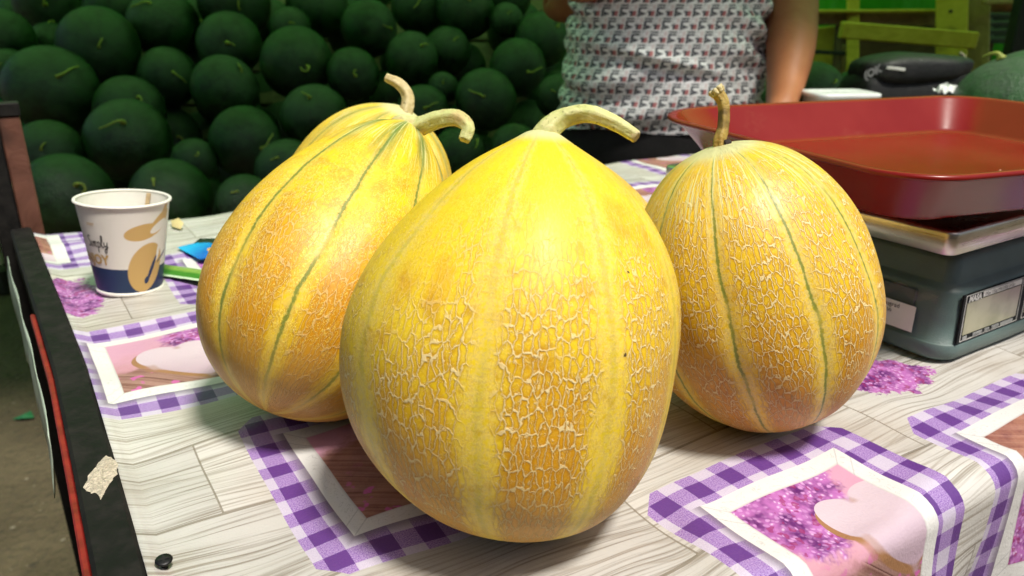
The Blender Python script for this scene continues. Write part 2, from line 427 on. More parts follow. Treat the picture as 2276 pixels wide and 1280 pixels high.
    V, F = lathe([(.0017, -.004), (.0017, .004), (.0022, .0048), (.0041, .0068), (.0042, .0072), (.0036, .0078), (.0014, .0079)])
    mesh('shank_and_head', [c0 + q @ v for v in V], F, sm, sroot)
    dk = plain('screw_recess', (.004, .004, .004), .8, .1)
    cr = []
    for a in range(4):
        for d, wv in ((.0007, -.0007), (.0026, -.0005), (.0026, .0005), (.0007, .0007)):
            cr.append(Vector((d * math.cos(a * math.pi / 2 + .5) - wv * math.sin(a * math.pi / 2 + .5), d * math.sin(a * math.pi / 2 + .5) + wv * math.cos(a * math.pi / 2 + .5), .0081)))
    mesh('cross_recess', [c0 + q @ v for v in cr], [(0, 1, 2, 3, 4, 5, 6, 7, 8, 9, 10, 11, 12, 13, 14, 15)], dk, sroot, False)

# ------------------------------------------------------------------ netted melons
def melon_mat(name, nrib, phase, lat, Rr, L1, L2, yel, ora, net, fine, top_clear, sut, band, suture_w, stemgreen, seed, lowtan=.5, right=0.0):
    g = G(name); o = g.obj(); x, y, z = g.sep(o)
    cl, sl = math.cos(lat), math.sin(lat)                 # angle 0 faces the front; the seam is at the back
    th = g.atan2(y * cl - x * sl, x * cl + y * sl)
    ph = g.atan2(g.sq(x * x + y * y), z)
    wob = g.noise(o, 22, 2)
    s = g.fr(th * (nrib / (2 * math.pi)) - phase + (wob - .5) * .16)
    ds = g.mn(s, 1 - s)                                   # 0 in a groove, .5 on a rib
    zt = g.rng(z, -L2, L1, 0, 1, False)                   # 0 blossom end .. 1 stem end
    sd_ = g.vadd(o, g.xyz(seed, seed * .7, seed * 1.3), 1.0)
    big = g.noise(sd_, 22, 3, .55)
    low = g.rng(zt + (big - .5) * .45 - th * right * .5, .66, .26)
    base = g.mix(g.mx(low * .85, g.rng(big, .56, .72) * .6) * g.rng(ds, .1, .28), yel, ora)
    # net of cork lines, stretched along the fruit, in two sizes
    su = g.xyz(th * Rr + seed, ph * (Rr * 1.1), 0)
    rv = g.noisev(su, 230, 2)
    vv = g.vadd(g.vmul(su, (1, .36, 1)), rv, .0030)
    d1 = g.vor(vv, 300, 'DISTANCE_TO_EDGE', .95, 0, '2D'); brk = g.noise(su, 260, 1, .5, 0, '2D')
    up_ = zt + (big - .5) * .55 - th * right
    dsn = ds + (g.noise(su, 110, 2, .6, 0, '2D') - .5) * .16
    amt = g.rng(g.noise(su, 45, 1, .5, 0, '2D'), .18, .42, .35, 1) * g.rng(dsn, .05, .19) * g.rng(up_, 1 - top_clear + .30, 1 - top_clear - .22)
    w1 = g.rng(brk, .22, .62, .04, .10)
    n1 = g.rng(d1, w1, w1 * .45) * g.rng(brk, .18, .28) * amt * net
    r2 = g.ab(g.noise(g.vmul(su, (1, .55, 1)), 420, 1, .5, .5, '2D') - .5)
    n2 = g.rng(r2, .028, .008) * g.rng(brk, .60, .40) * g.mx(amt, .18) * net * .75
    r3 = g.ab(g.noise(g.vmul(su, (1, .8, 1)), 640, 1, .5, .4, '2D') - .5); f3 = g.noise(su, 70, 2, .55, 0, '2D')
    n3 = g.rng(r3, .06, .015) * g.rng(f3, .30, .52) * fine * g.rng(zt, .02, .2)
    speck = g.rng(g.noise(su, 800, 1, .5, 0, '2D'), .50, .62)
    base = g.mix(g.rng(g.noise(su, 62, 3, .6, 0, '2D'), .56, .72) * .45 * g.rng(zt, 1.0, .55), base, g.scale(ora, .72))
    # pale speckled band next to the groove
    bm = g.rng(dsn, .20, .05) * band
    pale = g.mix(speck, (.88, .65, .15), (.72, .53, .19))
    col = g.mix(bm * g.rng(g.noise(su, 300, 2, .7, 0, '2D'), .32, .55), base, pale)
    col = g.mix(n3 * .5, col, (.90, .73, .17))
    col = g.mix(g.rng(r3, .06, .16) * fine * g.rng(f3, .30, .52) * .38, col, ora)
    net_c = g.mix(g.rng(zt, .1, .6), (.76, .56, .24), (.90, .74, .38))
    halo = g.rng(d1, .34, .10) * amt * net
    col = g.mix(halo * .55, col, g.scale(ora, .74))
    col = g.mix(g.mx(n1, n2) * .95, col, net_c)
    # groove line
    sw = suture_w * 1.0
    st = g.rng(ds + (g.noise(su, 300, 2, .7, 0, '2D') - .5) * sw * 1.7, sw, sw * .25) * g.rng(wob, .25, .5) * g.rng(zt, .03, .12)
    bleed = g.rng(ds + (g.noise(su, 140, 3, .7, 0, '2D') - .5) * .10, .085, .0) * .38
    col = g.mix(bleed * sut, col, (.46, .40, .09))
    col = g.mix(st * sut * .9, col, (.15, .21, .03))
    # green streaks round the stem
    if stemgreen > 0:
        sk = g.noise(g.xyz(th * 9, z * 14, seed), 1.6, 2)
        col = g.mix(g.rng(zt + (sk - .5) * .40, .66, .95) * g.rng(ds, .40, .08) * stemgreen, col, (.17, .23, .05))
        lt = g.noise(g.xyz(th * 26, z * 22, seed + 2), 1.6, 2)
        col = g.mix(g.rng(lt, .55, .62) * g.rng(zt, .70, .93) * .8, col, (.80, .76, .36))
    col = g.mix(g.rng(zt, .965, .992), col, (.72, .68, .34))
    col = g.mix(g.rng(zt + (big - .5) * .25, .22, .04) * lowtan * .5, col, (.60, .36, .09))
    col = g.mix((g.noise(sd_, 140, 1) < .17) * g.rng(zt, .3, .5), col, (.10, .06, .02))
    h = g.mx(n1, n2 * .7) + n3 * .25 - st * .12
    nb = g.bump(h, .0005, .8)
    rough = g.mix(g.mx(n1, n2), (.42, .42, .42), (.72, .72, .72))
    return g.done(col, g.sep(rough)[0], nb, .45)
def melon(label, q, nrib, sut_deg, mat_kw, stem_px, stem_r, stem_kind, lobe=.018, tip=0.0, bulge=(0, 0, 0), groove=.6, m2=0.0):
    cx, cy, Rr, L1, L2, az, ti, k, m = q
    ax = Vector((math.sin(ti) * math.cos(az), math.sin(ti) * math.sin(az), math.cos(ti)))
    rot = Vector((0, 0, 1)).rotation_difference(ax)
    c0 = Vector((cx * S, cy * S, 0)); lc = rot.inverted() @ (CL - c0 - Vector((0, 0, TZ + .08 * S)))
    lat = math.atan2(lc.y, lc.x); phase = R(sut_deg) * nrib / (2 * math.pi)
    side = rot.inverted() @ (Vector((1, 0, 0)) - ax * ax.x).normalized()
    NT, NP = 120, 180; V = []; rn = random.Random(int(cx * 1e4)); p1, p2, p3 = [rn.uniform(0, 6) for _ in range(3)]
    for i in range(NT + 1):
        th = math.pi * (i + (0.02 if i == 0 else -0.02 if i == NT else 0)) / NT; c = math.cos(th)
        z = (L1 if c > 0 else L2) * c; r = Rr * math.sin(th) * (1 - k * c - m * max(c, 0) ** 2 + m2 * max(-c, 0) ** 2)
        for j in range(NP):
            a = 2 * math.pi * j / NP
            s = ((a - lat) * nrib / (2 * math.pi) - phase) % 1; ds = min(s, 1 - s)
            f = 1 + lobe * (.6 * math.cos(math.pi * (1 - 2 * ds)) - groove * math.exp(-(ds / .06) ** 2)) * math.sin(th) ** .7
            f += .010 * math.sin(2 * a + p1 + 2 * c) + .008 * math.sin(3 * a + p2 - 3 * c) + .004 * math.sin(5 * a + p3 + 7 * c)
            rr = r * f
            if tip > 0: rr += tip * math.exp(-(th / .16) ** 2) * .4 * min(1, th / .1)
            zz = z + (tip * math.exp(-(th / .20) ** 2) if tip else 0)
            # sideways fullness (towards picture right: +), changing with height
            bx = (bulge[0] + bulge[1] * c + bulge[2] * c * c) * math.sin(th) ** 2
            x_, y_ = rr * math.cos(a) + side.x * bx, rr * math.sin(a) + side.y * bx
            V.append(Vector((x_, y_, zz)) * S)
    F = [(i * NP + j, i * NP + (j + 1) % NP, (i + 1) * NP + (j + 1) % NP, (i + 1) * NP + j) for i in range(NT) for j in range(NP)]
    F = [f[::-1] for f in F] + [tuple(range(NP)), tuple(range((NT + 1) * NP - 1, NT * NP - 1, -1))]
    o = mesh('melon', V, F, melon_mat(nrib=nrib, phase=phase, lat=lat, Rr=Rr * S, L1=(L1 + tip * .9) * S, L2=L2 * S, **mat_kw))
    o.rotation_mode = 'QUATERNION'; o.rotation_quaternion = rot
    zmin = min((rot @ v).z for v in V)
    o.location = (c0.x, c0.y, TZ - zmin + .0008)
    tag(o, label, 'melon')
    # stem
    tipw = o.location + rot @ Vector((-math.sin(lat) * 0, 0, (L1 + tip) * S))
    d = (tipw - CL).dot(FW)
    P = [tipw - ax * .012 * S] + [at(x_, y_, d + dd * S) for x_, y_, dd in stem_px]
    mt = STEM[stem_kind]
    V, F = tube(P, [r_ * d / 1707 for r_ in stem_r], 20, 8, .12, 5, True, 4)
    st = mesh('stem', V, F, mt, o)
    return o, st, P, d
def stem_mats():
    out = {}
    for nm, a, b, c in (('fresh', (.55, .56, .20), (.70, .66, .30), (.42, .36, .13)), ('cream', (.62, .62, .28), (.52, .53, .19), (.54, .42, .17)),
                        ('dry', (.54, .43, .18), (.68, .58, .31), (.26, .17, .07)), ('brown', (.36, .22, .04), (.46, .33, .08), (.12, .08, .02))):
        g = G(nm + '_stem'); o = g.obj(); n1 = g.noise(g.vmul(o, (1, 1, 1)), 130, 4, .6, 1.0); n2 = g.noise(o, 45, 3)
        col = g.mix(g.rng(n1, .35, .65), a, b); col = g.mix(g.rng(n2, .56, .70), col, c)
        col = g.mix(g.rng(g.noise(o, 420, 2), .62, .70) * .6, col, tuple(t * .5 for t in c))
        out[nm] = g.done(col, .6, g.bump(n1, .0012))
    return out
STEM = stem_mats()
def frayed(root, P, mat, n=7, r=.004):
    rn = random.Random(5); e = P[-1]; t = (P[-1] - P[-2]).normalized(); x = t.orthogonal().normalized(); y = t.cross(x)
    V, F = [], []
    for i in range(n):
        a = 2 * math.pi * i / n; b = e + (x * math.cos(a) + y * math.sin(a)) * r * .75
        v, f = tube([b - t * .002, b + t * .001 + (x * math.cos(a) + y * math.sin(a)) * .0012, b + t * rn.uniform(.0005, .002) + (x * math.cos(a) + y * math.sin(a)) * .0015], [.0019, .0018, .0009], 6, 3)
        k = len(V); V += v; F += [tuple(q + k for q in ff) for ff in f]
    o = mesh('torn_end', V, F, mat, root); o['kind'] = 'stuff'
def hairs(stem, P, d, mat, n=60, r=.0062):
    rn = random.Random(9); C_ = catmull(P, 8); V, F = [], []
    for _ in range(n):
        i = rn.randrange(14, len(C_) - 8); t = (C_[i + 1] - C_[i]).normalized(); x = t.orthogonal().normalized(); y = t.cross(x); a = rn.uniform(0, 6.28)
        nrm = x * math.cos(a) + y * math.sin(a); b = C_[i] + nrm * r * .8; tipp = b + nrm * rn.uniform(.0012, .0024) + t * rn.uniform(-.001, .001)
        k = len(V); V += [b + t * .0001, b - t * .0001, b + nrm.cross(t) * .00018, tipp]; F += [(k, k + 1, k + 3), (k + 1, k + 2, k + 3), (k + 2, k, k + 3)]
    o = mesh('stem_hair', V, F, mat, stem, False); o['kind'] = 'stuff'
def build_melons():
    YE = (.88, .58, .03)
    o, st, P, d = melon('large yellow melon in front with smooth shiny top and long pale stem bending right',
        (.0072, .3065, .0713, .0859, .0839, 1.2684, .2135, .0338, .1906), 9, -13,
        dict(name='front_melon_rind', yel=(.91, .645, .016), ora=(.66, .27, .006), net=1.0, fine=.45, top_clear=.36, right=.10, sut=.22, band=.6, suture_w=.05, stemgreen=.0, seed=1.0),
        [(1212, 300, 0), (1250, 266, 0), (1305, 254, -.004), (1362, 272, -.008), (1413, 303, -.012)], [42, 27, 22, 19, 16, 13], 'fresh', .009, .004, (-.0075, .0037, .0042), .15, .1665)
    mesh_end(P, d, st, 12, STEM['dry'])
    o, st, P, d = melon('pear shaped yellow melon leaning left, with dark green grooves and cream stem curling right',
        (-0.0946, 0.4169, 0.0612, 0.0865, 0.0968, 1.0097, 0.7573, 0.3557, -0.0998), 10, -10,
        dict(name='left_melon_rind', yel=(.87, .59, .010), ora=(.60, .245, .005), net=.45, fine=1.0, top_clear=.45, sut=.95, band=.45, suture_w=.038, stemgreen=.95, seed=2.3, lowtan=.7),
        [(900, 289, -.002), (930, 283, -.006), (975, 266, -.012), (1016, 263, -.016), (1040, 285, -.020), (1032, 312, -.022)], [44, 33, 21, 18, 17, 14, 12], 'cream', .020, .004)
    hairs(st, P, d, STEM['cream'])
    o, st, P, d = melon('yellow melon behind the pear shaped one, its dry brown stem curling up to the left',
        (-0.1119, 0.5804, 0.064, 0.0777, 0.0795, -0.0993, 0.4071, 0.0765, -0.0804), 10, 5,
        dict(name='rear_melon_rind', yel=YE, ora=(.74, .36, .03), net=.3, fine=.9, top_clear=.3, sut=.6, band=.5, suture_w=.04, stemgreen=.5, seed=3.1),
        [(894, 262, 0), (906, 236, 0), (905, 208, 0), (886, 185, 0), (858, 171, 0)], [24, 17, 14, 13, 12, 9], 'dry', .016, .002)
    o, st, P, d = melon('round netted orange yellow melon on the right with green grooves and short upright torn stem',
        (0.1289, 0.3873, 0.0633, 0.0799, 0.0782, -0.3173, -0.3029, 0.0626, -0.0941), 10, -12,
        dict(name='right_melon_rind', yel=(.89, .59, .014), ora=(.62, .235, .005), net=1.0, fine=.35, top_clear=.06, sut=.95, band=.9, suture_w=.030, stemgreen=.15, seed=4.7),
        [(1600, 318, 0), (1607, 285, 0), (1610, 248, 0), (1606, 222, 0), (1592, 202, 0)], [18, 14, 12, 12, 13, 14], 'brown', .016, .0)
    frayed(st, P, STEM['dry'], 7, px(13, d))
    V, F = tube([P[1] + Vector((px(12, d), -.002, -px(2, d))), P[1] + Vector((px(22, d), -.003, px(4, d)))], [px(12, d), px(7, d)], 10, 3)
    sc_ = mesh('stem_scar', V, F, plain('dark_scar', (.02, .012, .01), .8, .3, 200), o); sc_['label'] = 'dark scar beside the stem'
    melon('melon almost hidden behind the large front melon, only its right shoulder showing',
        (0.0215, 0.4992, 0.0751, 0.0676, 0.0745, 3.1981, 0.1561, 0.259, 0.188), 10, 0,
        dict(name='hidden_melon_rind', yel=YE, ora=(.74, .36, .05), net=.8, fine=.5, top_clear=.2, sut=.5, band=.4, suture_w=.04, stemgreen=.2, seed=5.9),
        [(1200, 320, 0), (1205, 330, 0)], [14, 12, 9], 'dry', .016, .0)
def mesh_end(P, d, st, r, mat):
    t = (P[-1] - P[-2]).normalized(); x = t.orthogonal().normalized(); y = t.cross(x); rr = px(r, d) * 1.06
    rings = [[P[-1] + t * dz + (x * math.cos(q) + y * math.sin(q)) * rr * f * (1 + .07 * math.sin(5 * q)) for q in [2 * math.pi * i / 16 for i in range(16)]] for dz, f in ((-.003, 1.0), (0, 1.06), (.0009, .85), (.0004, .4))]
    V, F = loft(rings); mesh('cut_end', V, F, mat, st)

# ------------------------------------------------------------------ paper cup, stirrer, sachets
def build_cup():
    Hc, r0, r1 = .0748 * S, .0243 * S, .0345 * S
    b = CL + (at(291, 643, 1) - CL) * ((TZ - CL.z) / (at(291, 643, 1) - CL).z); b.z = TZ + .0022
    root = empty('paper_cup', b); tag(root, 'white paper cup with navy base band and tan spoon print behind the melons', 'cup')
    dv = (CL - b); yaw = math.atan2(dv.y, dv.x) + math.pi / 2          # local -Y faces the camera
    M = Matrix.Translation(b) @ Matrix.Rotation(yaw, 4, 'Z') @ Matrix.Rotation(R(4.5), 4, 'Y')
    root.matrix_basis = M.copy()
    def st_(x, y):                                                     # photo pixel -> (phi, t) on the cup wall
        t = .5
        for _ in range(8):
            xc = 285 + (272 - 285) * t; hw = 75 + 31 * t; ph = math.asin(max(-.999, min(.999, (x - xc) / hw)))
            t = 1 - (y - (22 + 4 * t) * math.cos(ph) - 449) / 194.0
        return ph, t
    g = G('cup_print'); x, y, z = g.sep(g.obj()); ph = g.atan2(x, 0 - y); t = z / Hc
    def ell(cx, cy, rx, ry, deg):                                       # ellipse given in photo pixels
        p0, t0 = st_(cx, cy); a = R(deg)
        X = (ph - p0) * 88; Y = (t - t0) * 194
        X2 = X * math.cos(a) + Y * math.sin(a); Y2 = Y * math.cos(a) - X * math.sin(a)
        return (X2 / rx) * (X2 / rx) + (Y2 / ry) * (Y2 / ry) - 1
    tan = (.62, .40, .14); navy = (.018, .040, .105); white = g.mix(g.noise(g.obj(), 90, 3), (.80, .76, .67), (.84, .80, .72))
    tb = st_(281, 606)[1]
    col = g.mix(g.rng(t + ph * .012, tb + .004, tb - .004) * (t > .035), white, navy)
    e1 = ell(318, 603, 56, 42, 62); col = g.mix(g.rng(e1, .06, -.06), col, tan)
    e2 = ell(311, 527, 40, 17, 8); e2b = ell(350, 505, 38, 15, 38); e2c = ell(362, 478, 30, 7, 62)
    col = g.mix(g.rng(g.mn(e2, e2b, e2c), .08, -.08), col, tan)
    e3 = ell(348, 513, 26, 9, 24); col = g.mix(g.rng(e3, .1, -.1), col, white)
    e4 = ell(345, 568, 19, 4.5, 78); col = g.mix(g.rng(e4, .15, -.15), col, white)
    e5 = ell(330, 606, 32, 4.6, 64); e5b = ell(319, 630, 9, 6.2, 60); e6 = ell(354, 577, 22, 2.3, 32)
    col = g.mix(g.rng(g.mn(e5, e5b, e6), .15, -.15), col, navy)
    cm = g.done(col, .45, g.bump(g.noise(g.obj(), 600, 2), .0001), .4)
    paper = plain('white_paper', (.82, .79, .72), .5, .04, 80)
    n = 72
    def ringz(r, z): return [M @ Vector((r * math.cos(2 * math.pi * i / n), r * math.sin(2 * math.pi * i / n), z)) for i in range(n)]
    V, F = loft([ringz(r0 + (r1 - r0) * f, Hc * f) for f in [i / 16 for i in range(17)]], False, False)
    wall = mesh('wall', V, F, cm, None); wall.data.transform(M.inverted()); wall.matrix_basis = M.copy(); wall.parent = root; wall.matrix_parent_inverse = M.inverted()
    V, F = loft([ringz(r0 - .0006 + (r1 - r0) * f, .004 + (Hc - .004) * f) for f in [i / 8 for i in range(9)]][::-1], False, True); mesh('inner_wall', V, F, paper, root)
    V, F = loft([[M @ Vector(((r1 + .0003 + .0015 * math.cos(q)) * math.cos(2 * math.pi * i / n), (r1 + .0003 + .0015 * math.cos(q)) * math.sin(2 * math.pi * i / n), Hc + .0015 * math.sin(q))) for i in range(n)] for q in [2 * math.pi * k / 10 for k in range(11)]], False, False)
    mesh('rolled_rim', V, F, paper, root)
    V, F = loft([ringz(r0 + .0008, 0), ringz(r0 + .0014, .0006), ringz(r0 + .0012, .0032), ringz(r0 + .0004, .0034)], True, False); mesh('foot', V, F, paper, root)
    def wrap(ph_, t_, off=.0004):
        r = r0 + (r1 - r0) * t_ + off
        return M @ Vector((r * math.sin(ph_), -r * math.cos(ph_), t_ * Hc))
    ink = plain('black_ink', (.03, .028, .03), .6, .1); gold = plain('tan_ink', (.55, .36, .13), .6, .1)
    L = {'S': [[(.7, 1.7), (.4, 2), (.1, 1.6), (.5, .9), (.6, .4), (.3, 0), (0, .3)]], 'i': [[(.1, 1), (.05, .2), (.3, 0)]],
         'm': [[(0, 0), (.1, 1), (.12, .6), (.35, 1), (.45, .8), (.4, 0)], [(.42, .6), (.68, 1), (.8, .8), (.75, .1), (.95, .1)]],
         'p': [[(.12, 1), (0, -1)], [(.05, .6), (.3, 1), (.58, .7), (.45, .1), (.2, 0), (.05, .2)]],
         'l': [[(0, .2), (.35, 1.5), (.34, 2.1), (.16, 2), (.1, .5), (.3, 0), (.55, .25)]],
         'y': [[(0, 1), (.05, .4), (.3, .2), (.6, .6)], [(.66, 1), (.5, 0), (.3, -.9), (.05, -.9), (.1, -.4), (.75, .2)]]}
    pe, te = st_(236, 556); adv = {'S': .8, 'i': .4, 'm': 1.1, 'p': .75, 'l': .6, 'y': .75}; word = 'Simply'; tot = sum(adv[c] for c in word); k = .135; xx = -tot
    V, F = [], []
    for ch in word:
        for s_ in L[ch]:
            C_ = catmull([(xx + a, b_, 0) for a, b_ in s_], 5)
            for i, c in enumerate(C_):
                tt = (C_[min(i + 1, len(C_) - 1)] - C_[max(i - 1, 0)]).normalized(); nn = Vector((-tt.y, tt.x, 0)) * .085
                for q in (c + nn, c - nn): V.append(wrap(pe + q.x * k, te + (q.y - .0) * .060))
                if i: m_ = len(V); F.append((m_ - 4, m_ - 3, m_ - 1, m_ - 2))
        xx += adv[ch]
    mesh('script_lettering', V, F, ink, root, False)
    def wtext(nm, body, xr, yb, hpx, mt, bold):
        Vt, Ft = text_data(body, 1.0, bold); x1 = max(v.x for v in Vt); p0, t0 = st_(xr, yb); s_ = hpx / .7
        return mesh(nm, [wrap(p0 + (v.x - x1) * s_ / 88, t0 + v.y * s_ / 194, .0004) for v in Vt], Ft, mt, root, False)
    wtext('capital_lettering', 'ENJOY', 239, 592, 20, gold, .03)
    wtext('small_lettering', 'ster', 208, 508, 9, gold, .0)
    # stirrer leaning inside the far wall
    sp = st_(323, 480)[0]
    wood = mat_planks('stirrer_wood', (.42, .29, .14), (.55, .40, .22), 8)
    P0 = M @ Vector((.006, .010, .006)); P1 = M @ Vector((r1 * .60, r1 * .735, Hc - .0002))
    P1 = P1 + (P1 - P0).normalized() * -.001
    o = bar('wooden_stirrer', P0, P1, .0045, .0012, wood, None, (M.to_3x3() @ Vector((1, -.7, 0))).normalized(), .0004)
    tag(o, 'thin wooden stirrer standing inside the paper cup', 'stirrer')
def sachet(name, label, c, deg, L, W_, mat, hgt=.004):
    V, F, n, m = [], [], 20, 10
    a = R(deg); ex = EU * math.cos(a) + EV * math.sin(a); ey = -EU * math.sin(a) + EV * math.cos(a)
    for s in (1, -1):
        for i in range(n + 1):
            for j in range(m + 1):
                x, y = i / n, j / m
                b = (min(1, min(x, 1 - x) / .16) ** .6) * (math.sin(math.pi * y) ** .6 if 0 < y < 1 else 0)
                z = hgt * .5 + s * hgt * .5 * b + .0006 * math.sin(x * 40) * (1 if min(x, 1 - x) < .1 else .2) + .0004
                V.append(c + ex * ((x - .5) * L) + ey * ((y - .5) * W_) + Vector((0, 0, z + .0012)))
    N = (n + 1) * (m + 1)
    for s in (0, 1):
        for i in range(n):
            for j in range(m):
                q = (s * N + i * (m + 1) + j, s * N + (i + 1) * (m + 1) + j, s * N + (i + 1) * (m + 1) + j + 1, s * N + i * (m + 1) + j + 1)
                F.append(q if s == 0 else q[::-1])
    uvs = [((i / n), (j / m)) for s in (1, -1) for i in range(n + 1) for j in range(m + 1)]
    return tag(mesh(name, V, F, mat, None, True, uvs), label, 'sachet')
def build_sachets():
    g = G('green_sachet_print'); u, v, _ = g.sep(g.uv()); n1 = g.noise(g.uv(), 14, 3)
    c = g.mix(g.rng(v + (n1 - .5) * .2, .35, .6), (.05, .20, .02), (.26, .42, .08)); c = g.mix(g.rng(v, .12, .06), c, (.55, .68, .50))
    c = g.mix(g.inside(u, .66, .95) * g.inside(v, .25, .9), c, g.mix(g.rng(g.noise(g.uv(), 30, 3), .4, .6), (.30, .05, .015), (.46, .16, .06)))
    c = g.mix((g.noise(g.xyz(u * 20, v * 8), 2, 2) > .62) * g.inside(v, .6, .85) * (u < .6), c, (.03, .12, .02))
    green = g.done(c, .3, g.bump(n1, .001))
    g = G('blue_sachet_print'); u, v, _ = g.sep(g.uv())
    c = g.mix(g.rng(u + v * .4, .2, 1.0), (.02, .42, .78), (.01, .12, .52))
    d = (u - .72) * (u - .72) + (v - .62) * (v - .62); c = g.mix(d < .035, c, (.80, .40, .10)); c = g.mix(d < .018, c, (.55, .05, .02))
    blue = g.done(c, .28, g.bump(g.noise(g.uv(), 9, 3), .001))
    sachet('green_sachet', 'flat green sachet with a brown picture lying between cup and melon', T(.1005, .676, .0015), -52, .125, .030, green)
    sachet('blue_sachet', 'small glossy blue sachet with an orange spot beside the pear shaped melon', T(.123, .745, .002), -78, .065, .040, blue)
    sachet('black_sachet', 'small black packet just behind the blue sachet', T(.136, .768, .002), -30, .045, .028, plain('black_packet', (.012, .016, .015), .3, .3))
    # beige peel scrap
    tag(mesh('peel_scrap', [T(.118, .845, .002), T(.123, .855, .006), T(.121, .872, .008), T(.114, .880, .004), T(.112, .862, .002), T(.117, .862, .0075)], [(0, 1, 5), (1, 2, 5), (2, 3, 5), (3, 4, 5), (4, 0, 5)], plain('peel', (.62, .50, .24), .6, .2), None, True), 'tiny pale yellow peel scrap on the cloth behind the cup', 'peel scrap')

# ------------------------------------------------------------------ scale and tray
def build_scale():
    body = plain('grey_green_plastic', (.100, .150, .140), .45, .16, 25, .00025, 900)
    root = empty('weighing_scale', T(.60, .36, 0)); tag(root, 'grey green shop weighing scale with steel platform under the red tray', 'scale')
    u0, u1, v0, v1 = .4775, .76, .2345, .49
    def rings(lst): return loft([[T(p.x, p.y, p.z) for p in rrect(u0 + i, u1 - i, v0 + i, v1 - i, r, h, 8)] for i, h, r in lst])
    V, F = rings([(.003, .0012, .014), (0, .004, .016), (0, .0125, .016), (.0006, .0132, .0155), (.0012, .0134, .015), (.0018, .030, .015), (.003, .0470, .014), (.0042, .0495, .013), (.0085, .0515, .010), (.0095, .053, .009), (.0105, .066, .009), (.0125, .069, .010), (.0165, .0710, .010), (.05, .0715, .01)])
    mesh('housing', V, F, body, root)
    # left side: recessed panel with a raised frame bead
    side = plain('dark_side_plastic', (.055, .074, .070), .5, .2, 30)
    V, F = boxv(.262, .40, .0155, .046, 0, .0022, .0008)
    mesh('side_panel', [T(u0 + .0022 - v.z + .0009 * v.y / .05, v.x, v.y) for v in V], F, side, root, False)
    for vv in (): 
        V, F = tube([T(u0 + .0012, vv + .006, .014), T(u0 + .0006, vv + .006, .030), T(u0 + .0022, vv + .006, .0465)], [.0042 * S, .0046 * S, .0036 * S], 12, 4); mesh('corner_bead', V, F, body, root)
    # feet
    for (a, b) in ((u0 + .02, v0 + .02), (u1 - .02, v0 + .02), (u0 + .02, v1 - .02), (u1 - .02, v1 - .02)):
        V, F = loft([[T(a + r_ * math.cos(2 * math.pi * i / 16), b + r_ * math.sin(2 * math.pi * i / 16), h) for i in range(16)] for r_, h in ((.010, -.0005), (.011, .002))]); mesh('foot', V, F, side, root)
    steel = G('brushed_steel'); o = steel.obj(); n1 = steel.noise(steel.vmul(o, (8, 8, 300)), 3, 3); n2 = steel.noise(o, 25, 4)
    steel = steel.done(steel.mix(steel.rng(n2, .3, .7), (.62, .56, .47), (.74, .69, .60)), steel.rng(n1, .3, .7, .26, .42), steel.bump(n1, .00015), Metallic=1.0)
    V, F = loft([[T(p.x, p.y, p.z) for p in rrect(.4585 + i, .768 - i, .2345 + i, .488 - i, r, h, 8)] for i, h, r in ((.0016, .0786, .006), (0, .0792, .0065), (0, .0918, .0065), (.0006, .0933, .006), (.0020, .0940, .005), (.03, .0941, .005))])
    mesh('steel_platform', V, F, steel, root)
    V, F = loft([[T(p.x, p.y, p.z) for p in rrect(.52, .72, .29, .44, .01, h)] for h in (.0712, .0788)]); mesh('platform_neck', V, F, side, root)
    # display on the front face
    blk = plain('panel_black', (.012, .014, .015), .65, .15, spec=.15); pw = plain('print_white', (.62, .62, .58), .5, .05)
    def fp(u, h, off=0.0): return T(u, v0 + .0019 + .0011 * (h - .0135) / .03 - .0012 - off, h)
    def fq(nm, a, b, c, d, off, m_, p_):
        V = [fp(a, c, off), fp(b, c, off), fp(b, d, off), fp(a, d, off)]; Vb = [fp(a, c, off - .0012), fp(b, c, off - .0012), fp(b, d, off - .0012), fp(a, d, off - .0012)]
        return mesh(nm, V + Vb, [(0, 1, 2, 3), (4, 7, 6, 5), (0, 4, 5, 1), (1, 5, 6, 2), (2, 6, 7, 3), (3, 7, 4, 0)], m_, p_, False)
    pan = fq('display_panel', .488, .715, .0142, .0475, .0006, blk, root)
    k = (.0475 - .0142) / .047
    def hh(x): return .0142 + (x - .011) * k
    for i, (a, b) in enumerate(((.4905, .5620), (.5680, .6380))):
        for (c, d, e, f) in ((a, b, hh(.0125), hh(.0131)), (a, b, hh(.0568), hh(.0574)), (a, a + .0006, hh(.0131), hh(.0568)), (b - .0006, b, hh(.0131), hh(.0568))): fq('print_line', c, d, e, f, .0009, pw, pan)
    lcdg = G('lcd_glass'); o = lcdg.obj(); nn = lcdg.noise(o, 40, 3)
    lcd = lcdg.done(lcdg.mix(lcdg.rng(nn, .3, .7), (.30, .30, .19), (.40, .385, .26)), .22, None, .6)
    lab = plain('label_grey', (.30, .31, .30), .6, .1); wl = plain('label_white', (.80, .79, .74), .6, .05)
    for a in (.4925, .570): fq('display_window', a, a + .0665, hh(.0185), hh(.0500), .0010, lcd, pan)
    fq('rating_label', .5105, .5590, hh(.0512), hh(.0562), .0011, wl, pan)
    ex = EU.copy(); ey = Vector((0, 0, 1))
    tk = plain('print_dark', (.05, .05, .05), .6, .05)
    text('maker_name', 'MASA', .0068, fp(.4925, hh(.0513), .0016), ex, ey, pw, pan, .0004)
    text('rating_text', 'Max 15kg Min100g d=5g', .0044, fp(.5120, hh(.0524), .0016), ex, ey, tk, pan)
    for a, b, t in ((.4935, .4985, 'KG'), (.5060, .5170, 'ZERO'), (.5200, .5260, 'TARE'), (.5290, .5380, 'PRICE'), (.5400, .5560, 'TOTAL')):
        fq('key_label', a, b, hh(.0132), hh(.0168), .0010, lab, pan)
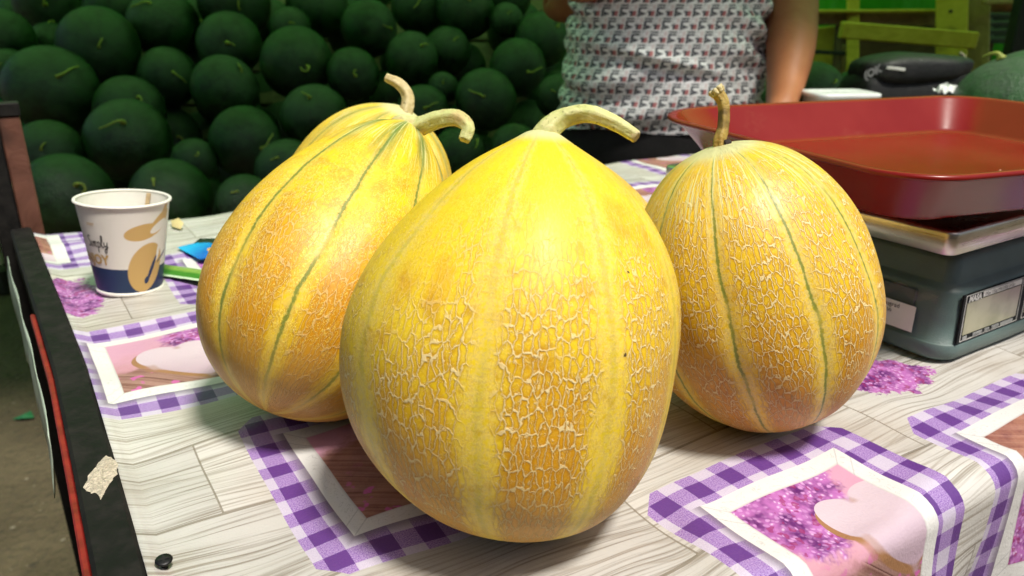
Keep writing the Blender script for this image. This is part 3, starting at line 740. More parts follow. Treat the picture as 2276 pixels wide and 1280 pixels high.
    text('key_text', 'Zero  Tare  Weight  Total', .0036, fp(.5060, hh(.0139), .0016), ex, ey, tk, pan)
    # sticker on the left side
    stk = tag(empty('side_sticker', T(u0, .27, .02)), None); par(stk, root)
    def lp(v, h, off): return T(u0 - .0011 - off + .0009 * h / .05, v, h)
    V = [lp(.259, .0165, 0), lp(.310, .0165, 0), lp(.310, .0345, 0), lp(.259, .0345, 0)]
    bpy.data.objects.remove(stk)
    stk = mesh('side_sticker', V, [(0, 1, 2, 3)], wl, root, False); stk['label'] = 'white paper sticker with small print on the left side'; stk.modifiers.new('t', 'SOLIDIFY').thickness = .0003
    ex2 = -EV
    for i, (t, s_) in enumerate((('CEGEL Beograd', .0052), ('tel Jadranska bb', .0044), ('011 2460 318', .0036), ('servis vaga', .0036))): text('sticker_text', t, s_, lp(.2985, .0302 - i * .0040, .0006), ex2, ey, tk, stk)
    # peeling tape
    tape = G('clear_tape'); tape = tape.done((.34, .30, .24), .25, None, .6, Alpha=.18)
    V = []
    for i in range(10):
        v = .246 + .05 * i / 9
        for h in (.040, .0465): V.append(T(u0 + .0008 - .0018 * (1 if i % 3 == 0 else .5), v, h + .002 * math.sin(i * 1.7)))
    o = mesh('peeling_tape', V, [(2 * i, 2 * i + 2, 2 * i + 3, 2 * i + 1) for i in range(9)], tape, root, False)
def build_tray():
    A = R(19.2); e1 = Vector((math.cos(A), math.sin(A), 0)); e2 = Vector((-math.sin(A), math.cos(A), 0))
    def TT(p): q = (e1 * p.x + e2 * p.y) * S; return Vector((q.x, q.y, TZ + p.z * S))
    g = G('red_tray_plastic'); o = g.obj(); n1 = g.noise(o, 9, 4); n2 = g.noise(o, 160, 4, .7)
    c = g.mix(g.rng(n1, .35, .7), (.195, .008, .006), (.225, .011, .008)); c = g.mix(g.rng(g.noise(o, 14, 4, .7), .60, .72) * .3, c, (.26, .06, .03))
    red = g.done(c, g.rng(n1, .3, .7, .18, .26), g.bump(n1, .0006), .38)
    root = empty('red_tray', TT(Vector((.52, .464, .0942)))); tag(root, 'shallow red plastic tray with rounded corners on the steel scale platform', 'tray')
    b = (.355, .672, .333, .586); r_ = (.331, .698, .306, .610)
    def ring(f, z, rad, grow=0.0):
        x0, x1, y0, y1 = [b[i] + (r_[i] - b[i]) * f for i in range(4)]
        return [TT(p) for p in rrect(x0 - grow, x1 + grow, y0 - grow, y1 + grow, rad, z, 10, .046)]
    zb, zr = .1025, .1358
    prof = [(0, zb, .018, -.012), (0, zb, .024, -.004), (.01, zb + .0004, .027, -.0012), (.05, zb + .0018, .029, 0), (.09, zb + .0034, .029, 0), (.5, zb + .017, .031, 0), (.93, zr - .004, .034, 0), (.97, zr - .0028, .035, .0005), (.98, zr - .0022, .036, .003),
            (1, zr - .0024, .037, .0042), (1, zr - .0014, .038, .0054), (1, zr + .0004, .038, .0052), (1, zr + .0012, .037, .0038), (1, zr + .0010, .035, .0010), (.99, zr + .0002, .034, -.0006), (.97, zr - .0012, .034, -.0012),
            (.5, zb + .0175, .031, -.0016), (.14, zb + .0062, .029, -.002), (.09, zb + .0046, .028, -.0022), (.05, zb + .0034, .027, -.003), (.02, zb + .0028, .026, -.0045), (0, zb + .0026, .024, -.007), (0, zb + .0026, .018, -.015)]
    V, F = loft([ring(*p) for p in prof]); mesh('shell', V, F, red, root)
    V, F = loft([ring(0, .0944, .02, -.03), ring(0, zb + .0002, .02, -.026)], False, False); mesh('foot_ring', V, F, red, root)
    # dry crumbs lying in it
    rn = random.Random(2); V, F = [], []
    for _ in range(26):
        c = TT(Vector((.56 + rn.gauss(0, .03), .385 + rn.gauss(0, .014), zb + .0030))); k = len(V); a = rn.uniform(0, 6); L = rn.choice([.001, .001, .0015, .003, .009]); W_ = .0009
        d = Vector((math.cos(a), math.sin(a), 0)); e = Vector((-d.y, d.x, 0))
        V += [c - d * L - e * W_, c + d * L - e * W_, c + d * L + e * W_, c - d * L + e * W_, c + Vector((0, 0, .0012))]; F += [(k, k + 1, k + 4), (k + 1, k + 2, k + 4), (k + 2, k + 3, k + 4), (k + 3, k, k + 4)]
    tag(mesh('crumbs', V, F, plain('dry_crumb', (.55, .42, .30), .8), None, False), 'few dry pale crumbs scattered on the tray floor', 'crumbs', None, 'stuff')

# ------------------------------------------------------------------ watermelons
def wm_mat(name, dark, light, bloom_sheen):
    g = G(name); o = g.obj(); r = g.rnd(); v = g.vadd(o, g.xyz(r * 9, r * 5, r * 7), 1.0)
    n1 = g.noise(v, 2.2, 3); n2 = g.noise(v, 14, 4, .7)
    c = g.mix(g.rng(n1, .3, .7), dark, light); c = g.mix(g.rng(n2, .55, .75) * .15, c, tuple(t * 1.5 for t in light))
    x, y, z = g.sep(o); wv = g.noise(v, 5, 2); st = g.ab(g.fr(g.atan2(y, x) * 1.59 + wv * .9) - .5)
    c = g.mix(g.rng(st, .14, .05) * .5, c, tuple(t * .45 for t in dark))
    c = g.mix(g.rng(g.sep(g.noisev(v, 1.1, 2))[1], .60, .72) * .35, c, (.075, .085, .035))
    c = g.mix(g.rng(g.noise(v, 30, 2, .8, 3), .70, .74) * .5, c, (.09, .10, .05))
    c = g.mix(g.rng(z + (n1 - .5) * 1.6 + (n2 - .5) * .4, .25, 1.0) * bloom_sheen, c, (.062, .082, .062))  # grey stem-end patch: waxy bloom, with sky sheen painted into the colour
    return g.done(c, g.rng(n1, .3, .7, .34, .48), g.bump(n2, .003), .4)
def build_watermelons():
    dark = wm_mat('dark_watermelon_rind', (.0025, .022, .002), (.0075, .060, .0042), .42)
    NT, NP = 28, 36; protos = []
    for k in range(3):
        V = []
        for i in range(NT + 1):
            th = math.pi * i / NT
            for j in range(NP):
                a = 2 * math.pi * j / NP; r = 1 + .014 * math.sin(2 * a + k) * math.sin(th) + .012 * math.sin(3 * th + k * 2)
                dim = .05 * math.exp(-(th / .16) ** 2)
                V.append(Vector((math.sin(th) * math.cos(a) * r, math.sin(th) * math.sin(a) * r, (1 + .04 * (k - 1)) * math.cos(th) * r - dim)))
        F = [(i * NP + j, (i + 1) * NP + j, (i + 1) * NP + (j + 1) % NP, i * NP + (j + 1) % NP) for i in range(NT) for j in range(NP)]
        o = mesh('watermelon', V, F, dark); me = o.data; bpy.data.objects.remove(o); protos.append(me)
    sm = plain('watermelon_stem', (.27, .30, .05), .6, .3, 20); stems = []
    for pts in ([(0, 0, .93), (.02, 0, 1.03), (.16, .02, 1.06), (.33, .08, 1.03), (.52, .10, .97)], [(0, 0, .93), (0, .02, 1.05), (.10, .06, 1.10), (.2, .0, 1.06), (.18, -.08, 1.02)], [(0, 0, .93), (.02, 0, 1.02), (.10, 0, 1.05), (.24, -.06, 1.04)]):
        V, F = tube(pts, [.075, .036, .026, .024, .02], 8, 4, .05); o = mesh('stem', V, F, sm); stems.append(o.data); bpy.data.objects.remove(o)
    rn = random.Random(11); placed = []
    def add(x, y, dia, sx, sy, label, group=None, depth=None, kind=None, mat=None, skip=False):
        d = depth if depth else 2.62 - .72 * y / 450 if y < 480 else 1.85
        for _ in range(40):
            c = at(x, y, d); r = px(dia, d) / 2
            if all((c - c2).length > (r + r2) * .93 for c2, r2 in placed): break
            d += .03
        placed.append((c, r))
        k = rn.randrange(3); sz = rn.uniform(.94, 1.0); roll = rn.uniform(0, 6.28); kind = kind if kind is not None else rn.randrange(3)
        if skip: return None
        o = bpy.data.objects.new('watermelon', protos[k]); COL.link(o); o.location = c
        o.scale = (r, r, r * sz)
        fx, fy = (sx - x) / (dia / 2), (sy - y) / (dia / 2); f2 = min(fx * fx + fy * fy, .96)
        toc = (CL - c).normalized(); rt = Vector((1, 0, 0)); rt = (rt - toc * rt.dot(toc)).normalized(); up = toc.cross(rt)
        ax = (rt * fx - up * fy + toc * math.sqrt(1 - f2)).normalized()
        o.rotation_mode = 'QUATERNION'; o.rotation_quaternion = ax.to_track_quat('Z', 'Y') @ Quaternion((0, 0, 1), roll)
        s = bpy.data.objects.new('stem', stems[kind]); COL.link(s); s.parent = o
        if mat: 
            me = o.data.copy(); me.materials[0] = mat; o.data = me
        tag(o, label, 'watermelon', group); return o
    W_ = 'watermelons in the dark pile'
    L = [ # x, y, diameter, stem x, stem y, stem kind, label (lowest rows first)
     (150, 438, 195, 168, 412, 1, 'dark watermelon behind the cup rim, nearest the brown post, with curled stem'),
     (380, 440, 178, 345, 398, 2, 'dark watermelon just behind the right side of the cup rim'),
     (285, 312, 186, 278, 270, 0, 'large dark watermelon straight above the cup with long straight stem'),
     (110, 345, 152, 95, 333, 2, 'watermelon beside the brown post with short sideways stem'),
     (545, 315, 156, 580, 330, 0, 'watermelon left of the pear shaped melon with a drooping stem'),
     (545, 450, 125, 530, 425, 2, 'watermelon just above the back table edge beside the pear shaped melon'),
     (432, 358, 100, 440, 340, 1, 'small watermelon with a hooked stem right of the large one above the cup'),
     (640, 380, 140, 620, 350, 2, 'watermelon half hidden by the left flank of the rear yellow melon'),
     (115, 200, 192, 130, 170, 0, 'big watermelon at left with a long slanting stem'),
     (290, 245, 152, 310, 215, 2, 'watermelon peeping out behind the large one above the cup'),
     (375, 170, 128, 385, 160, 0, 'roundish watermelon with a bright sideways stem'),
     (500, 198, 146, 540, 158, 2, 'watermelon with pale scuffed rind and tiny stem at its upper right'),
     (700, 262, 150, 690, 215, 2, 'watermelon directly behind the top left of the rear yellow melon'),
     (1020, 345, 124, 1062, 310, 0, 'watermelon below the curled end of the cream stem'),
     (1145, 330, 112, 1120, 330, 2, 'watermelon left of the front melon stem, lowest there'),
     (940, 250, 122, 945, 240, 0, 'watermelon behind the dry brown stem of the rear melon'),
     (1080, 222, 136, 1075, 215, 0, 'watermelon above the cream stem with an arched pale stem'),
     (1240, 215, 100, 1225, 200, 2, 'watermelon partly hidden by the left hem of the printed top'),
     (220, 105, 172, 220, 105, 2, 'large watermelon at upper left with stem facing the viewer'),
     (510, 98, 142, 505, 95, 2, 'watermelon in the upper row with an upright pale stem'),
     (660, 140, 158, 683, 148, 1, 'big smooth watermelon in the middle with a curled stem'),
     (785, 165, 118, 790, 168, 1, 'watermelon right of the big smooth one, stem hanging'),
     (915, 130, 120, 940, 100, 2, 'watermelon with a bright top and hooked stem, right of centre'),
     (995, 112, 104, 1010, 90, 2, 'smaller watermelon tucked behind the bright topped one'),
     (1150, 150, 128, 1175, 160, 0, 'round watermelon beside the person with a thin grey stem'),
     (1205, 88, 120, 1240, 60, 0, 'watermelon under the bent elbow with a slanting stem'),
     (365, 58, 154, 342, 8, 0, 'watermelon in the top row with two toned stem at its crown'),
     (820, 62, 122, 870, 65, 0, 'watermelon in the top row with a thin stem on its right edge'),
     (1035, 22, 128, 1045, 0, 2, 'watermelon in the top row left of the elbow'),
     (8, 85, 130, -20, 60, 2, 'watermelon cut by the left edge of the picture'),
     (115, 98, 96, 118, 44, 1, 'small watermelon squeezed behind two big ones at upper left'),
     (645, 62, 92, 645, 50, 2, 'small dark watermelon in a gap of the upper row'),
     (255, 20, 130, 300, 12, 1, 'watermelon at the top edge behind the large upper left one'),
     (110, 5, 150, 100, 10, 2, 'very dark watermelon at the top left corner'),
     (520, 5, 160, 530, 20, 2, 'very dark watermelon at the top edge, left of centre'),
     (705, 15, 140, 720, -30, 2, 'very dark watermelon at the top edge above the big smooth one'),
     (930, 15, 120, 940, -5, 0, 'dark watermelon at the top edge above the bright topped one'),
     (1125, 45, 76, 1130, 30, 2, 'small watermelon left of the elbow, below the green tarpaulin'),
     (1130, -5, 100, 1120, -20, 2, 'watermelon at the very top next to the teal tarpaulin'),
     (20, 165, 110, 0, 150, 2, 'watermelon behind the big left one, close to the picture edge'),
     (985, 195, 70, 985, 185, 2, 'small watermelon in the dark gap above the cream stem')]
    for (x, y, dia, sx, sy, k, lab) in L: add(x, y, dia, sx, sy, lab, W_, kind=k)
    SHORT = ['the one beside the brown post base', 'the one behind the cup rim', 'the large one above the cup', 'the one with sideways stem by the post', 'the one with drooping stem', 'the one at the table edge',
     'the small hook stemmed one', 'the one beside the rear melon flank', 'the big one with slanting stem', 'the one peeping over the large one', 'the one with bright sideways stem', 'the scuffed pale one', 'the one behind the rear melon', 'the one under the cream stem',
     'the one left of the front stem', 'the one behind the dry stem', 'the one with arched stem', 'the one beside the hem', 'the large upper left one', 'the one with upright stem', 'the big smooth one', 'the one with hanging stem', 'the bright topped one', 'the one tucked behind it',
     'the round one beside the person', 'the one under the elbow', 'the one with crown stem', 'the one with stem on its edge', 'the top one left of the elbow', 'the one cut by the edge', 'the small squeezed one', 'the small one in the upper gap', 'the one at the top edge', 'the top left corner one',
     'the dark one at top left of centre', 'the dark one above the smooth one', 'the dark one at the top edge', 'the small one left of the elbow', 'the one by the teal tarpaulin', 'the one close to the picture edge', 'the small one above the cream stem']
    KEEP = {133, 50, 54, 56, 60, 62, 64, 65, 66, 67, 68, 75, 76, 78, 79, 80, 81, 82, 83, 84, 88, 89, 90, 91, 92, 93, 94, 95, 97, 98, 101, 103, 104, 105, 106, 110, 111, 112, 116, 118, 119, 125}; used = {}
    for gy in range(7):                                     # melons in the dark inside of the pile that show through its gaps
        for gx in range(15):
            x = 20 + gx * 90 + (gy % 2) * 45 + rn.uniform(-14, 14); y = -20 + gy * 80 + rn.uniform(-12, 12); dd = rn.uniform(112, 140)
            if x > 1290: continue
            near = sorted(range(len(L)), key=lambda i: (L[i][0] - x) ** 2 + (L[i][1] - y) ** 2)
            lab = None
            for i in near:
                dx, dy = x - L[i][0], y - L[i][1]
                side_ = ('right of' if dx > 0 else 'left of') if abs(dx) > abs(dy) else ('below' if dy > 0 else 'above')
                lab = 'shaded watermelon deep in the gap %s %s' % (side_, SHORT[i])
                if lab not in used: break
            kp = len(placed) in KEEP
            if kp: used[lab] = 1
            add(x, y, dd, x + rn.uniform(-30, 30), y + rn.uniform(-30, 30), lab, 'watermelons deep in the pile', depth=2.95 - .72 * y / 450, skip=not kp)
    # right hand side
    rightm = wm_mat('green_watermelon_rind', (.018, .075, .022), (.035, .115, .030), .9)
    add(2268, 262, 310, 2200, 90, 'large lighter green watermelon behind the tray at the right edge', 'watermelons behind the person', depth=1.42, kind=2, mat=rightm)
    add(1800, 215, 150, 1850, 180, 'watermelon behind the lowered forearm with a pale stem', 'watermelons behind the person', depth=1.95, kind=2)
    add(1905, 225, 140, 1930, 205, 'watermelon hidden behind the black bag', 'watermelons behind the person', depth=2.05, kind=2)
    add(1690, 245, 130, 1690, 230, 'watermelon showing between hip and forearm', 'watermelons behind the person', depth=2.1, kind=2)
    # low wooden bin that holds the pile
    wood = mat_planks('bin_wood', (.10, .07, .04), (.17, .12, .07)); bn = empty('wooden_bin', (-.5, 2.6, 0)); tag(bn, 'sloping plank display bin holding the watermelon pile behind the table', 'bin')
    for i in range(4): bar('board', (-1.22, 2.06, .07 + i * .125), (.35, 2.06, .07 + i * .125), .11, .02, wood, bn)
    for x in (-1.22, .35):
        for i in range(4): bar('board', (x, 2.08, .07 + i * .125), (x, 3.6, .07 + i * .125), .11, .02, wood, bn)
    for i in range(9):                                      # sloping planks under the heap
        f = i / 8; p = Vector((0, 2.30 + 1.05 * f, .40 + .82 * f))
        bar('plank', (-1.42 - .25 * f, p.y, p.z), (.62, p.y, p.z), .155, .018, wood, bn, Vector((0, 1.05, .82)).normalized())
    for x in (-1.40, -.4, .6): bar('support', (x, 3.37, 0), (x, 3.37, 1.22), .05, .05, wood, bn, Vector((1, 0, 0)))
    b2 = empty('produce_table', (1.1, 2.1, 0)); tag(b2, 'dark board table behind the person carrying a few watermelons', 'table')
    bar('table_board', (.60, 2.17, .70), (1.9, 2.17, .70), .03, .5, wood, b2)
    for x in (.65, 1.85): bar('leg', (x, 2.17, 0), (x, 2.17, .684), .05, .05, wood, b2, Vector((1, 0, 0)))

# ------------------------------------------------------------------ person behind the table
def fila_mat():
    g = G('printed_top_fabric'); u, v, _ = g.sep(g.uv())
    P, Q, SH = .0372, .0254, .0128
    row = g.fl(v / Q); cv = 1 - g.fr(v / Q); cu = g.fr((u + row * SH) / P + (cv - .5) * .13)
    def rect(a, b, c, d): return g.inside(cu, a, b) * g.inside(cv, c, d)
    dk = g.mx(rect(.02, .47, .02, .15), rect(.02, .47, .22, .36), rect(.02, .15, .22, .54))
    tri = g.ab(cv - .72) + (cu - .03) * .52
    dk = g.mx(dk, (tri < .25) * (tri > .09) * (cu > .03) * (cv > .5))
    dk = g.mx(dk, rect(.03, .12, .56, .9), rect(.54, .76, .50, .64), rect(.63, .76, .50, .90))
    rd = rect(.76, .95, .50, .90); pk = rect(.78, .95, .04, .40); gy = g.mx(rect(.54, .75, .04, .12), rect(.54, .58, .04, .42), rect(.54, .76, .36, .42))
    n1 = g.noise(g.uv(), 12, 3)
    c = g.mix(n1, (.82, .82, .83), (.90, .90, .90))
    c = g.mix(gy * .45, c, (.15, .15, .17)); c = g.mix(pk * .35, c, (.50, .25, .25)); c = g.mix(rd * .85, c, (.42, .055, .06)); c = g.mix(dk * .93, c, (.020, .026, .042))
    return g.done(c, .85, g.bump(g.noise(g.uv(), 900, 2), .0004), .25)
def build_person():
    cx, cy = .338, 1.78
    skin_g = G('tanned_skin'); o = skin_g.obj(); n1 = skin_g.noise(o, 14, 4); n2 = skin_g.noise(o, 160, 3)
    skin = skin_g.done(skin_g.mix(skin_g.rng(n1, .3, .7), (.33, .115, .050), (.40, .15, .068)), .5, skin_g.bump(n2, .0006), .4, Subsurface_Weight=.08)
    J = {}; Es = []; Rd = {}
    def j(n, p, r, to=None):
        J[n] = (Vector(p), r, len(J))
        if to is not None: Es.append((J[to][2], J[n][2]))
    j('pelvis', (cx, cy, .92), (.15, .11)); j('waist', (cx, cy, 1.08), (.14, .10), 'pelvis'); j('chest', (cx, cy, 1.28), (.15, .11), 'waist'); j('neckb', (cx, cy, 1.44), (.07, .06), 'chest'); j('neck', (cx, cy - .01, 1.50), (.052, .052), 'neckb')
    j('jaw', (cx, cy - .035, 1.565), (.058, .065), 'neck'); j('head', (cx, cy - .02, 1.64), (.076, .092), 'jaw'); j('crown', (cx, cy - .01, 1.70), (.062, .075), 'head')
    # her left arm reaches down to the table (picture right)
    a0 = at(1672, -330, 1.74); el = at(1757, 28, 1.66); fo = at(1760, 110, 1.60); wr = at(1742, 215, 1.52); ha = at(1728, 262, 1.47)
    j('shL', (cx + .17, cy, 1.385), (.065, .06), 'neckb'); j('uaL', at(1745, -170, 1.72), (.070, .062), 'shL'); j('elL', el, (.068, .06), 'uaL'); j('foL', fo, (.060, .052), 'elL'); j('wrL', wr, (.040, .034), 'foL'); j('haL', ha, (.038, .02), 'wrL')
    for i, (dx, dy, L_) in enumerate(((-.030, -.01, .035), (-.018, -.03, .06), (-.002, -.035, .066), (.014, -.03, .06), (.026, -.02, .048))):
        b = ha + Vector((dx, dy, -.018)); j('f%da' % i, b, (.0095, .0095), 'haL'); j('f%db' % i, b + Vector((dx * .4, -L_ * .6, -.006)), (.0088, .0088), 'f%da' % i); j('f%dc' % i, b + Vector((dx * .5, -L_, -.016)), (.0075, .0075), 'f%db' % i)
    # her right arm is bent, only the elbow shows (picture left)
    elr = at(1245, 30, 1.82)
    j('shR', (cx - .17, cy, 1.385), (.065, .06), 'neckb'); j('uaR', (cx - .20, cy + .02, 1.25), (.058, .056), 'shR'); j('elR', elr, (.052, .05), 'uaR'); j('foR', (cx - .16, cy - .17, 1.16), (.044, .042), 'elR'); j('wrR', (cx - .06, cy - .22, 1.24), (.030, .026), 'foR'); j('haR', (cx + .0, cy - .22, 1.28), (.036, .02), 'wrR')
    for i, (dz, L_) in enumerate(((.030, .035), (.018, .058), (.004, .064), (-.010, .058), (-.022, .046))):
        b = J['haR'][0] + Vector((.016, -.004, dz)); j('g%da' % i, b, (.0095, .0095), 'haR'); j('g%db' % i, b + Vector((L_ * .6, .004, dz * .4)), (.0085, .0085), 'g%da' % i); j('g%dc' % i, b + Vector((L_, .014, dz * .4)), (.0075, .0075), 'g%db' % i)
    for s, n in ((1, 'L'), (-1, 'R')):
        j('hip' + n, (cx + s * .09, cy, .84), (.09, .09), 'pelvis'); j('kn' + n, (cx + s * .10, cy - .01, .46), (.06, .06), 'hip' + n); j('an' + n, (cx + s * .10, cy + .01, .08), (.04, .04), 'kn' + n); j('to' + n, (cx + s * .11, cy - .13, .035), (.04, .03), 'an' + n)
    me = bpy.data.meshes.new('person'); me.from_pydata([J[n][0] for n in J], Es, []); o = bpy.data.objects.new('person', me); COL.link(o)
    me.materials.append(skin)
    m_ = o.modifiers.new('skin', 'SKIN'); m_.use_smooth_shade = True
    for n in J: me.skin_vertices[0].data[J[n][2]].radius = J[n][1]
    me.skin_vertices[0].data[0].use_root = True
    sb = o.modifiers.new('sub', 'SUBSURF'); sb.levels = 2; sb.render_levels = 2
    tag(o, 'person in a logo print sleeveless top and black trousers standing behind the table', 'person')
    # top
    nA, nZ = 220, 170; V, UVs, F = [], [], []
    z0, z1 = .838, 1.43; arc = [0.0]
    def sup(a): ca, sa = math.cos(a), math.sin(a); return Vector((.218 * abs(ca) ** .85 * (1 if ca > 0 else -1), .145 * abs(sa) ** .85 * (1 if sa > 0 else -1)))
    for k in range(nA * 8): arc.append(arc[-1] + (sup(2 * math.pi * (k + 1) / (nA * 8)) - sup(2 * math.pi * k / (nA * 8))).length)
    for i in range(nZ + 1):
        f = i / nZ
        for k in range(nA + 1):
            a = 2 * math.pi * k / nA; ca, sa = math.cos(a), math.sin(a)
            hem = z0 + .075 * max(0, ca) ** 3 + .004 * math.sin(5 * a)
            z = hem + (z1 - hem) * f; zz = (z - z0) / (z1 - z0)
            hw = .232 - .020 * math.sin(min(zz / .55, 1) * math.pi / 2); hw = hw if zz < .8 else hw - .09 * ((zz - .8) / .2) ** 2
            hd = .150 - .012 * zz + .012 * math.exp(-((zz - .15) / .15) ** 2)
            hd = hd if zz < .85 else hd - .05 * ((zz - .85) / .15) ** 2
            x = hw * abs(ca) ** .85 * (1 if ca > 0 else -1); y = hd * abs(sa) ** .85 * (1 if sa > 0 else -1)
            u = arc[k * 8]
            s = math.sin
            fold = .0075 * s(z * 80 + 2.0 * s(a * 2 + 1) + 1.5 * s(a * 3 + z * 8)) * (.5 + .5 * s(a * 3.1 + z * 9))
            fold += .0065 * s(z * 48 - a * 3.2 + 1.2 * s(a * 5)) * (.4 + .6 * max(0, ca)) + .0055 * s(z * 120 + a * 6) * (max(0, abs(ca) - .45)) * 1.8
            dd = (z - .985) + .22 * (x + .02); fold += .018 * math.exp(-(dd / .011) ** 2) * math.exp(-((x + .03) / .11) ** 2) * (1 if sa < 0 else 0) - .006 * math.exp(-((dd + .022) / .012) ** 2) * math.exp(-((x + .03) / .12) ** 2) * (1 if sa < 0 else 0)
            nrm = Vector((ca / .21, sa / .14, 0)).normalized()
            p = Vector((cx + x, cy + y, z)) + nrm * fold
            V.append(p); UVs.append((u, z))
    n = nA + 1
    for i in range(nZ):
        for k in range(nA): F.append((i * n + k, i * n + k + 1, (i + 1) * n + k + 1, (i + 1) * n + k))
    mesh('printed_top', V, F, fila_mat(), o, True, UVs)['label'] = 'white sleeveless top with small navy and red FILA lettering'
    blk = plain('black_trousers', (.008, .0075, .008), .85, .3, 30, .001)
    rings = [[Vector((cx + a_ * math.cos(2 * math.pi * i / 40), cy + b_ * math.sin(2 * math.pi * i / 40), z)) for i in range(40)] for a_, b_, z in ((.215, .145, .68), (.222, .150, .80), (.218, .145, .90), (.19, .125, 1.0), (.18, .12, 1.05))]
    V, F = loft(rings)
    for s in (1, -1):
        v, f = loft([[Vector((cx + s * x_ + r_ * math.cos(2 * math.pi * i / 24), cy + r_ * math.sin(2 * math.pi * i / 24), z)) for i in range(24)] for x_, r_, z in ((.10, .058, .07), (.10, .07, .3), (.10, .085, .48), (.108, .108, .70), (.10, .11, .78))])
        k = len(V); V += v; F += [tuple(q + k for q in ff) for ff in f]
    mesh('trousers', V, F, blk, o)
    hair = plain('dark_hair', (.02, .012, .008), .5, .4, 200)
    V, F = [], []
    for i in range(13):
        th = math.pi * .62 * i / 12
        for k in range(28):
            a = 2 * math.pi * k / 28; f = 1.0 if math.sin(a) > -.3 else (1.0 if th < .9 else .80)
            V.append(Vector((cx + .092 * math.sin(th) * math.cos(a), cy + .005 + .108 * math.sin(th) * math.sin(a) * f, 1.655 + .125 * math.cos(th))))
    for i in range(12):
        for k in range(28): F.append((i * 28 + k, (i + 1) * 28 + k, (i + 1) * 28 + (k + 1) % 28, i * 28 + (k + 1) % 28))
    mesh('hair', V, F, hair, o)

